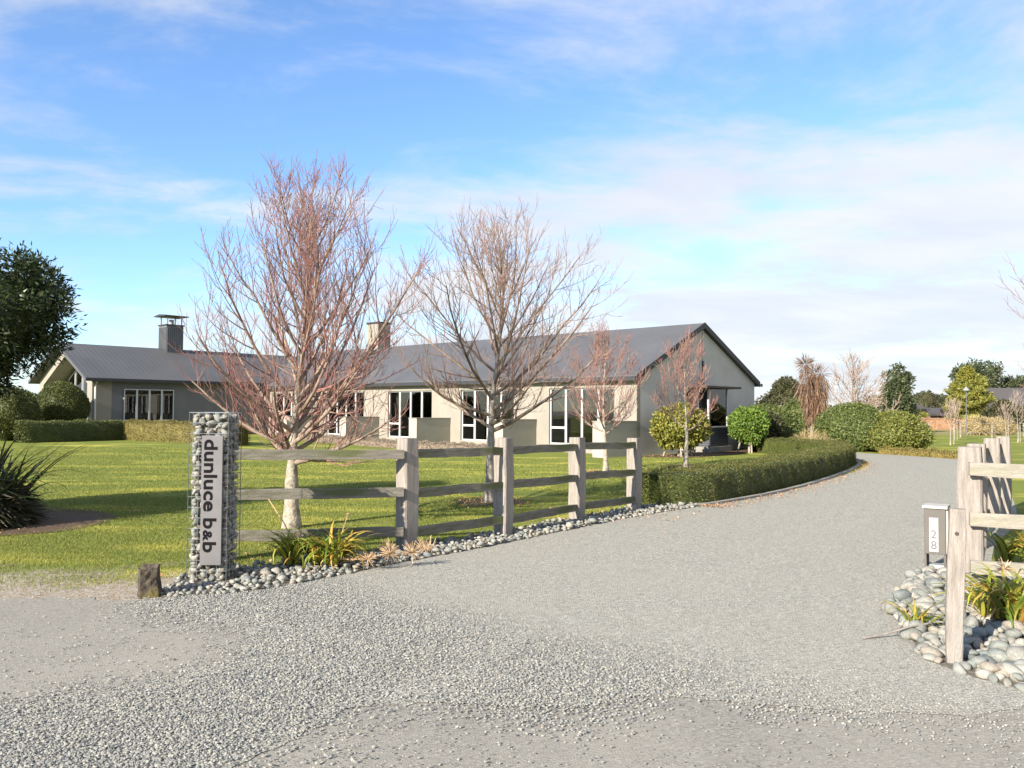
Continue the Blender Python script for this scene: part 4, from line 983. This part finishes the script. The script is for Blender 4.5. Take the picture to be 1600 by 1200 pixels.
# ------------------------------------------------------------------ bare trees
def tubes_mesh(name, polys, sides):
    """polys: list of (points (k,3), radii (k)); returns mesh"""
    V = []; F = []; o = 0
    ang = np.arange(sides)*2*np.pi/sides; ca, sa = np.cos(ang), np.sin(ang)
    byk = {}
    for p, r in polys: byk.setdefault(len(p), []).append((p, r))
    for k, lst in byk.items():
        P = np.array([a for a, _ in lst]); Rr = np.array([b for _, b in lst]); n = len(P)
        D = np.empty_like(P); D[:, 1:-1] = P[:, 2:]-P[:, :-2]; D[:, 0] = P[:, 1]-P[:, 0]; D[:, -1] = P[:, -1]-P[:, -2]; D = unit(D)
        ref = np.tile(np.array([.31, .83, .17]), (n, 1))[:, None, :]
        A = unit(np.cross(D, np.broadcast_to(ref, D.shape))); B = np.cross(D, A)
        ring = P[:, :, None, :] + Rr[:, :, None, None]*(A[:, :, None, :]*ca[None, None, :, None]+B[:, :, None, :]*sa[None, None, :, None])
        V.append(ring.reshape(-1, 3)); base = (np.arange(n)*k*sides)[:, None, None]+o
        i, j = np.meshgrid(np.arange(k-1), np.arange(sides), indexing='ij')
        q = np.stack([i*sides+j, i*sides+(j+1) % sides, (i+1)*sides+(j+1) % sides, (i+1)*sides+j], -1).reshape(-1, 4)
        F.append((base+q[None]).reshape(-1, 4)); o += n*k*sides
    return np_mesh(name, np.concatenate(V), np.concatenate(F), True)
def bare_tree(name, x, y, H, env, fork, nl, seed, label, twigm, barkm='bark_pale', tr=.10, skew=(0, 0), dens=1.0, twr=1.0, rise=.55, second=None, group=None, trunk_bend=.03, fl=1.0, limbm='limb', lr=.36, lo_el=10):
    """env: [(z, radius)] crown envelope; limbs reach from the stem to the envelope and carry branches and twigs"""
    r = np.random.default_rng(seed); e_ = empty(name, (x, y, float(gz(x, y))), 0, label, 'tree', group)
    ez = [a for a, _ in env]; er = [b for _, b in env]
    big = []; mid_ = []; fine = []
    def stem_at(z): return np.array([skew[0]*(z/H)**1.3 + trunk_bend*math.sin(z*1.9+seed), skew[1]*(z/H)+trunk_bend*math.cos(z*1.6+seed*2), z])
    zs = np.linspace(0, H*.985, 16); pts = np.array([stem_at(z) for z in zs]); rad = tr*np.clip(1-zs/H, 0.02, 1)**1.15*np.where(zs < .12, 1.35, 1); rad = np.maximum(rad, .004)
    rad = np.where(zs > fork, rad*.72, rad)
    big.append((pts, rad))
    def curve(p0, d0, L, k, up, wob):
        d_ = d0.copy(); p = p0.copy(); out = [p.copy()]
        for i in range(k):
            d_ = unit(d_ + np.array([0, 0, up/k]) + r.normal(0, wob, 3)); p = p+d_*L/k; out.append(p.copy())
        return np.array(out)
    def inside(p, slack=1.08):
        R_ = np.interp(p[2], ez, er, left=er[0]*.6, right=0); c = np.array([skew[0]*(p[2]/H), skew[1]*(p[2]/H)]); return np.hypot(*(p[:2]-c)) < R_*slack+.05 and p[2] < H*1.03
    def twig(p0, d0, L, rr):
        pl = curve(p0, d0, L, 3, .45*rise*2, .09); fine.append((pl, np.linspace(rr, rr*.45, 4)))
        for s in (1, 2):
            if r.random() < .75*dens:
                d2 = unit(unit(pl[s+1]-pl[s]) + r.normal(0, .45, 3)+np.array([0, 0, .15])); q = curve(pl[s], d2, L*r.uniform(.3, .6), 2, .3, .08); fine.append((q, np.linspace(rr*.7, rr*.4, 3)))
    def branch(p0, d0, L, rr, lvl):
        k = 6 if lvl == 0 else 5; pl = curve(p0, d0, L, k, rise*(1.0 if lvl == 0 else .8), .07)
        for cut in range(k, 1, -1):
            if inside(pl[cut]): break
        pl = pl if cut == k else np.concatenate([pl[:cut+1]]*1)
        rd = np.linspace(rr, rr*.30, len(pl)); (big if lvl == 0 else mid_).append((pl, rd))
        m_ = len(pl)-1
        nb = int((11 if lvl == 0 else 7)*dens*max(.5, min(1.6, L/1.2))+.5)
        for b_ in range(nb):
            t = (b_+r.uniform(.2, .8))/nb*.92+.10; t = min(t, .995); i = min(int(t*m_), m_-1); f = t*m_-i; p = pl[i]*(1-f)+pl[i+1]*f; dd = unit(pl[i+1]-pl[i])
            ax = unit(np.cross(dd, r.normal(0, 1, 3))); ang = R(r.uniform(28, 58)); d2 = unit(dd*math.cos(ang)+ax*math.sin(ang)+np.array([0, 0, .12]))
            if lvl == 0 and r.random() < .62: branch(p, d2, L*(1-t*.55)*r.uniform(.32, .55), rd[i]*.5, 1)
            else: twig(p, d2, r.uniform(.20, .48)*(.8 if lvl else 1)*fl, .0042*twr)
        twig(pl[-1], unit(pl[-1]-pl[-2]), r.uniform(.25, .45)*fl, .0045*twr)
    for i in range(nl):
        f = (i+.5)/nl; z = fork+(H*.80-fork)*f**1.25; p0 = stem_at(z); az = i*2.39996+r.uniform(-.35, .35)
        el = R(lo_el+(64-lo_el)*f**.8+r.uniform(-9, 9)); d0 = np.array([math.cos(az)*math.cos(el), math.sin(az)*math.cos(el), math.sin(el)])
        # length so that the limb ends near the envelope
        L = .3
        while L < 4.0:
            q = p0+d0*L+np.array([0, 0, .22*rise*L*L/1.5])
            if not inside(q, 1.0): break
            L += .06
        branch(p0, d0, max(L*r.uniform(.82, 1.08), .35), max(.010, tr*lr*(1-f*.60)*min(1, L/1.1)), 0)
    if second:
        for (z, az, el, L, rr) in second:
            d0 = np.array([math.cos(az)*math.cos(el), math.sin(az)*math.cos(el), math.sin(el)]); branch(stem_at(z), d0, L, rr, 0)
    for z in np.linspace(H*.62, H*.97, int(18*dens)):
        az = r.uniform(0, 6.28); twig(stem_at(z), unit(np.array([math.cos(az)*.6, math.sin(az)*.6, .8])), r.uniform(.25, .5)*fl, .0045*twr)
    link('trunk', tubes_mesh('trunk', big[:1], 9), M[barkm], e_)
    link('limbs', tubes_mesh('limbs', big[1:], 6), M[limbm], e_)
    tag(link('crown', tubes_mesh('crown', mid_+fine, 3), M[twigm], e_))
    print(name, len(big), len(mid_), len(fine)); return e_
bare_tree('bare_tree', -2.93, 11.0, 4.75, [(.8, .9), (1.2, 1.35), (1.9, 1.65), (2.6, 1.7), (3.2, 1.55), (3.9, 1.15), (4.4, .75), (4.75, .25)], 0.85, 36, 3,
          'tall bare tree with dense reddish twigs behind the first fence bay', 'twig_red', tr=.105, skew=(.25, 0), dens=1.15, twr=.95, rise=.7,
          second=[(1.15, .05, R(40), 3.4, .036), (1.3, .5, R(50), 3.2, .03)])
bare_tree('bare_tree', -.39, 14.2, 4.75, [(1.2, .9), (1.7, 1.7), (2.5, 2.1), (3.5, 2.2), (4.2, 1.8), (4.6, 1.2), (4.8, .6)], 1.2, 26, 8,
          'spreading bare tree with dark limbs behind the second fence bay', 'twig_brown', 'bark_grey', tr=.105, skew=(.3, 0), dens=1.05, twr=1.05, rise=.5, limbm='limb_dark', lr=.36, lo_el=8)
bare_tree('bare_tree', 2.39, 21.2, 3.75, [(.9, .6), (1.5, 1.15), (2.3, 1.3), (3.0, .85), (3.75, .15)], .95, 18, 14,
          'small bare tree with pinkish twigs before the corner windows', 'twig_red', tr=.07, dens=1.0, twr=1.5, rise=.8)
bare_tree('bare_tree', 4.94, 23.4, 3.75, [(.9, .5), (1.5, .95), (2.3, 1.05), (3.0, .72), (3.75, .12)], 1.0, 17, 19,
          'slim bare tree with fine twigs in front of the entry gable', 'twig_red', tr=.065, dens=1.0, twr=1.6, rise=.9)
bare_tree('bare_tree', 9.1, 12.3, 5.0, [(1.0, .6), (1.6, 1.2), (2.6, 1.6), (3.6, 1.55), (4.4, 1.1), (5.0, .3)], 1.2, 16, 23,
          'bare tree whose twig tips reach in at the right edge of the picture', 'twig_red', tr=.09, dens=.9, twr=1.1, rise=.6)
for (x, y, s, mm) in ((-.39, 14.2, .62, 'litter'), (2.39, 21.2, .55, 'litter'), (4.94, 23.4, .7, 'litter')):
    tag(fillpoly('mulch_ring', [(x+s*(1+.12*math.sin(a*3.3+x))*math.cos(a), y+s*(1+.12*math.sin(a*2.1))*math.sin(a)) for a in np.linspace(0, 6.28, 25)[:-1]], .009, M['mulch']), kind='structure')

# fallen leaves by the kerb and under the trees
n = 1100
s = RNG.uniform(0, 1, n); i = (s*(len(kp)-2)).astype(int); f = s*(len(kp)-2)-i; KP = np.array(kp)
c = KP[i]*(1-f)[:, None]+KP[i+1]*f[:, None]; off = .08+np.abs(RNG.normal(0, .22, n)); pos = np.stack([c[:, 0]+off*.78, c[:, 1]-off*.62, .014+RNG.uniform(0, .012, n)], 1)
extra = []
for (x, y, sg, k) in ((-.39, 14.2, .4, 420), (2.39, 21.2, .45, 300), (4.94, 23.4, .5, 300), (1.9, 12.5, .5, 160), (5.7, 28.2, .8, 300), (-2.4, 8.5, .4, 60), (-6.9, 10.25, .35, 260)):
    extra.append(np.stack([RNG.normal(x, sg, k), RNG.normal(y, sg, k), np.full(k, .022)], 1))
pos = np.concatenate([pos]+extra); up = np.tile(np.array([0., 0, 1]), (len(pos), 1))
v, f = leaves(pos, up, .036, .026, out=.12, rnd=1.2); v[:, 2] = np.maximum(v[:, 2], .012)
tag(link('fallen_leaves', np_mesh('fallen_leaves', v, f), M['litter']), 'scattered brown fallen leaves along the hedge kerb and under the trees', 'leaves', kind='stuff')

# ------------------------------------------------------------------ mown grass
n = 520000
d = 6.9*(30/6.9)**RNG.uniform(0, 1, n)
x = d*RNG.uniform(-.70, .25, n)
fl_ = [(-40, 6.9), (-3.35, 6.98), (-3.3, 7.7), (-2.4, 8.5), (-1.18, 9.6), (-.15, 10.75), (.85, 12.2), (1.9, 13.6), (2.6, 14.3), (4.4, 16.7), (6.4, 19.8), (8.7, 24.0), (9, 28), (4.5, 27.5), (2.8, 25.9), (-10, 31.5), (-12.8, 32.9), (-17, 35.5), (-19.8, 32), (-40, 32)]
ok = inpoly(x, d, fl_) & ~inpoly(x, d, [(-9.5, 9.7), (-7.4, 9.85), (-6.0, 10.45), (-5.7, 11.3), (-6.1, 12.3), (-9.5, 12.8)])
verge = sstep((d-7.1)/2.3)*1.15+.02+.42*vnoise(x, d, 2.5, 9)+.2*vnoise(x, d, 7, 19); ok &= (RNG.uniform(0, 1, n) < verge) & (vnoise(x, d, .9, 12)+.35*vnoise(x, d, 5, 13) > -.42)
x, d = x[ok], d[ok]; n = len(x); print('grass', n)
hh = RNG.uniform(.012, .029, n)*(1+.35*vnoise(x, d, 1.3, 4)); ww = .0032*np.maximum(1, d/9); a = RNG.uniform(0, 6.283, n); ln = RNG.normal(0, .014, (n, 2))
z = gz(x, d)
p0 = np.stack([x-np.cos(a)*ww, d-np.sin(a)*ww, z], 1); p1 = np.stack([x+np.cos(a)*ww, d+np.sin(a)*ww, z], 1); p2 = np.stack([x+ln[:, 0], d+ln[:, 1], z+hh], 1)
tag(link('grass', np_mesh('grass', np.stack([p0, p1, p2], 1).reshape(-1, 3), np.arange(3*n).reshape(-1, 3)), M['grass']), 'short mown green lawn grass with yellowish patches', 'grass', kind='stuff')

# ------------------------------------------------------------------ beyond the garden
def px(xp, d): return (xp-800)/1285*d
profile_tree('olive_tree', px(1228, 46), 46, 3.5, [(0, 1.0), (.3, 1.5), (.6, 1.4), (.85, .8), (1, .2)], 9000, .17, .08, 'leaf_olive', 'dark olive round-headed tree right of the gable roof', 'tree', 61)
profile_tree('olive_tree', px(1246, 41), 41, 2.2, [(0, .7), (.4, 1.1), (.75, .8), (1, .15)], 6000, .14, .06, 'leaf_mid', 'lighter green bushy tree in front of the dark olive one', 'tree', 62)
# cabbage palm with hanging bronze leaves
def shaggy(x, y, label):
    e_ = empty('cabbage_palm', (x, y, 0), 0, label, 'palm tree'); r = np.random.default_rng(4)
    b = MB(); b.tube([(0, 0, 0), (.05, 0, 1.4), (.0, 0, 3.2)], [.13, .10, .07], 8); b.tube([(.05, 0, .6), (.35, .05, 2.0), (.42, 0, 3.0)], [.08, .07, .05], 7); b.build('trunk', M['bark_pale'], e_)
    P = []; Nn = []
    for (ox, top) in ((-.26, 3.8), (.10, 3.4), (.42, 3.4), (.2, 2.9)):
        k = 620; a = r.uniform(0, 6.28, k); zz = r.uniform(1.3, top, k); rad = (.05+.36*np.clip((top-zz)/.35, 0, 1)*np.clip((zz-1.0)/1.9, .08, 1))*r.uniform(.2, .85, k)
        oxx = .12+(ox-.12)*np.clip((zz-.6)/2.0, .2, 1); P.append(np.stack([oxx+np.cos(a)*rad, np.sin(a)*rad, zz], 1)); Nn.append(np.stack([np.cos(a)*.25, np.sin(a)*.25, np.full(k, -1.)], 1))
        k = 160 if ox < -.2 else 50; d_ = unit(r.normal(0, 1, (k, 3))+np.array([0, 0, .5])); P.append(np.array([ox, 0, top-.1])+d_*.08); Nn.append(d_)
    v, f = leaves(np.concatenate(P), unit(np.concatenate(Nn)), .60, .026, out=1.4, rnd=.45); link('crown', np_mesh('crown', v, f), M['leaf_brown'], e_)
shaggy(px(1268, 37), 37, 'shaggy bronze cabbage palm with hanging dead leaves')
bare_tree('bare_tree', px(1335, 46), 46, 4.7, [(.6, 1.3), (1.5, 2.3), (2.6, 2.3), (3.6, 1.6), (4.7, .4)], .7, 16, 29, 'broad pale bare tree beyond the rounded shrubs', 'twig_far', 'bark_pale', tr=.13, dens=.8, twr=3.2, rise=.5, fl=1.5)
clump_tree('conifer', px(1403, 62), 62, [(1.3, 1.5, 1.3, 1.4, 0), (2.7, 1.25, 1.1, 1.2, -.05), (3.9, .62, .6, 1.0, -.5), (3.8, .62, .6, 1.05, .42), (4.1, .5, .5, .95, 0)], 'leaf_conifer', 'dense dark green columnar conifer left of the open sky gap', 'tree', 63, 2.0, .2, 170, 70, .26, .10, .42)
profile_tree('conifer', px(1378, 66), 66, 2.9, [(0, 1.5), (.4, 1.5), (.8, .8), (1, .2)], 5000, .2, .09, 'leaf_dry', 'brownish tangle of twiggy shrubs left of the columnar conifer', 'shrub', 64)
profile_tree('golden_conifer', px(1512, 84), 84, 6.3, [(0, 1.7), (.15, 2.2), (.4, 1.9), (.7, 1.1), (.9, .5), (1, .15)], 15000, .34, .12, 'leaf_yellow', 'golden yellow-green conifer with layered sprays', 'tree', 65, amp=.4, sprays=48)
for i, (xp, d_, h_, r_, lab) in enumerate(((1535, 110, 8.4, 3.4, 'tall dark conifer mass behind the golden conifer'), (1512, 104, 7.6, 2.4, 'dark conifer left behind the golden one'), (1585, 112, 6.6, 2.2, 'dark conifer right of the far white house'), (1600, 108, 6.0, 2.0, 'dark conifer cut by the right picture edge'))):
    clump_tree('conifer', px(xp, d_), d_, [(h_*.28, r_, r_*.8, h_*.30, 0), (h_*.6, r_*.75, r_*.7, h_*.27, r_*.1), (h_*.78, r_*.38, r_*.4, h_*.22, -r_*.4), (h_*.80, r_*.35, r_*.4, h_*.20, r_*.35)], 'leaf_conifer', lab, 'tree', 70+i, h_*.4, .3, 150, 60, .45, .2, r_*.26)
for i, (xp, d_, h_, r_, m_, lab) in enumerate(((1448, 118, 4.6, 3.2, 'leaf_olive', 'low olive tree in the gap between the conifers'), (1470, 125, 4.2, 2.5, 'leaf_conifer', 'low dark tree left of the golden conifer'), (1432, 120, 3.4, 2.0, 'leaf_olive', 'small olive bush beside the columnar conifer'), (1420, 95, 2.0, 1.6, 'leaf_yellow', 'small yellow-green bush in front of the low far roof'), (1570, 70, 2.6, 1.6, 'leaf_olive', 'olive shrub before the far white house gable'), (1538, 92, 1.9, 2.0, 'leaf_mid', 'green shrub below the far dark roof'))):
    profile_tree('far_tree', px(xp, d_), d_, h_, [(0, r_*.8), (.35, r_), (.7, r_*.75), (1, r_*.15)], 5000, .32, .14, m_, lab, 'tree', 80+i)
# long far tree belt closing the horizon
vv = []; nn_ = []
r_ = np.random.default_rng(90); k = 60000
xx = r_.uniform(-330, 420, k); yy = r_.uniform(300, 330, k); top = 4.0+2.2*np.sin(xx*.05)+1.8*np.sin(xx*.13+1)+1.3*np.sin(xx*.31+2); top = np.maximum(top, 1.2)
zz = top*r_.uniform(0, 1, k)**.7; pos = np.stack([xx, yy, zz], 1); v, f = leaves(pos, np.tile(np.array([0, -.6, .8]), (k, 1)), 1.5, .8)
tag(link('far_treeline', np_mesh('far_treeline', v, f), M['leaf_conifer']), 'distant dark line of trees on the horizon', 'trees', kind='stuff')
# far field planting
for i, (x0, x1, d_, h_, w_, m_, lab) in enumerate(((1412, 1490, 76, .95, 1.2, 'leaf_rust', 'band of rust-coloured grass across the far paddock'), (1492, 1530, 80, .8, 1.0, 'leaf_rust', 'short rust-coloured grass band below the golden conifer'))):
    hedge('grass_band', [(px(x0, d_), d_), (px((x0+x1)/2, d_), d_+.6), (px(x1, d_), d_)], w_, h_, m_, lab, 'grass', 260, .14, .03, 95+i)
shrub('grass_clump', px(1532, 58), 58, .45, 1.15, .8, .8, 3500, .32, .03, 'leaf_straw', 'rounded straw-coloured grass clump before the far house', 'grass', 101, .1, depth=.5, shrink=.6)
shrub('grass_clump', px(1562, 60), 60, .40, 1.0, .8, .7, 3000, .32, .03, 'leaf_straw', 'second straw-coloured grass clump, right of the first', 'grass', 102, .1, depth=.5, shrink=.6)
def far_house(name, x, y, rz, w, dp, ev, rg, wallm, label):
    e_ = empty(name, (x, y, 0), rz, label, 'house')
    m_ = MB(); m_.prism([(-dp/2, 0), (dp/2, 0), (dp/2, ev), (0, rg-.15), (-dp/2, ev)], -w/2, w/2, 'x'); m_.build('wall', M[wallm], e_)
    m_ = MB(); o = .5; s_ = (rg-ev)/(dp/2)
    m_.prism([(-dp/2-o, ev-o*s_), (0, rg), (dp/2+o, ev-o*s_), (dp/2+o, ev-o*s_-.2), (0, rg-.2), (-dp/2-o, ev-o*s_-.2)], -w/2-o, w/2+o, 'x'); m_.build('roof', M['farroof'], e_)
    for u in (-.28, .05, .3): MB().box(u*w-.5, u*w+.5, -dp/2-.05, -dp/2-.003, .3, 2.0).build('window', M['dark'], e_)
    return e_
far_house('far_house', px(1580, 100), 100, R(-12), 9.5, 7, 2.4, 4.6, 'farwhite', 'white-walled far house with a dark gabled roof at right')
far_house('far_house', px(1402, 105), 106, R(25), 6, 6, 1.6, 3.0, 'farwhite', 'low far building with a pale grey roof beside the conifer')
far_house('far_shed', px(1455, 112), 112, R(5), 7, 4, 1.5, 2.2, 'brick', 'low brown far shed in the gap between conifers')
# lamp post
lp = empty('lamp_post', (px(1510, 54), 54, 0), 0, 'slim grey garden lamp post before the golden conifer', 'lamp post')
MB().tube([(0, 0, 0), (0, 0, 2.95)], .024, 8).build('pole', M['cladding'], lp)
MB().tube([(0, 0, 2.95), (0, 0, 3.02), (0, 0, 3.06), (0, 0, 3.28)], [.03, .20, .21, .02], 10).build('lantern', M['steel'], lp)
# young staked trees in the far lawn
for i, (xp, d_, h_, lab) in enumerate(((1485, 40, 2.1, 'young staked tree with pale trunk left of the lamp post'), (1491, 47, 2.2, 'young tree with white trunk guard beside the lamp post'), (1589, 44, 2.6, 'young bushy tree with pale trunk at the right'), (1571, 50, 2.0, 'young thin tree with pale trunk before the far house'))):
    e_ = bare_tree('young_tree', px(xp, d_), d_, h_, [(.9, .3), (1.4, .6), (1.8, .5), (h_, .1)], .9, 9, 200+i, lab, 'twig_far', 'bark_grey', tr=.034, dens=.6, twr=2.2, rise=.8, limbm='limb_dark')
    MB().tube([(.15, 0, 0), (.15, 0, 1.1)], .02, 6).build('stake', M['bark_pale'], e_)
# post-and-wire fence across the far lawn
fw = empty('wire_fence', (px(1500, 52), 52, 0), 0, 'low wire fence with thin posts across the far lawn', 'fence')
for i in range(9):
    MB().box(-6+i*2.0-.03, -6+i*2.0+.03, -.03, .03, 0, .95).build('post', M['bark_pale'], fw)
for z in (.3, .6, .9): MB().tube([(-6, -.04, z), (10, -.04, z)], .006, 4).build('wire', M['steel'], fw)
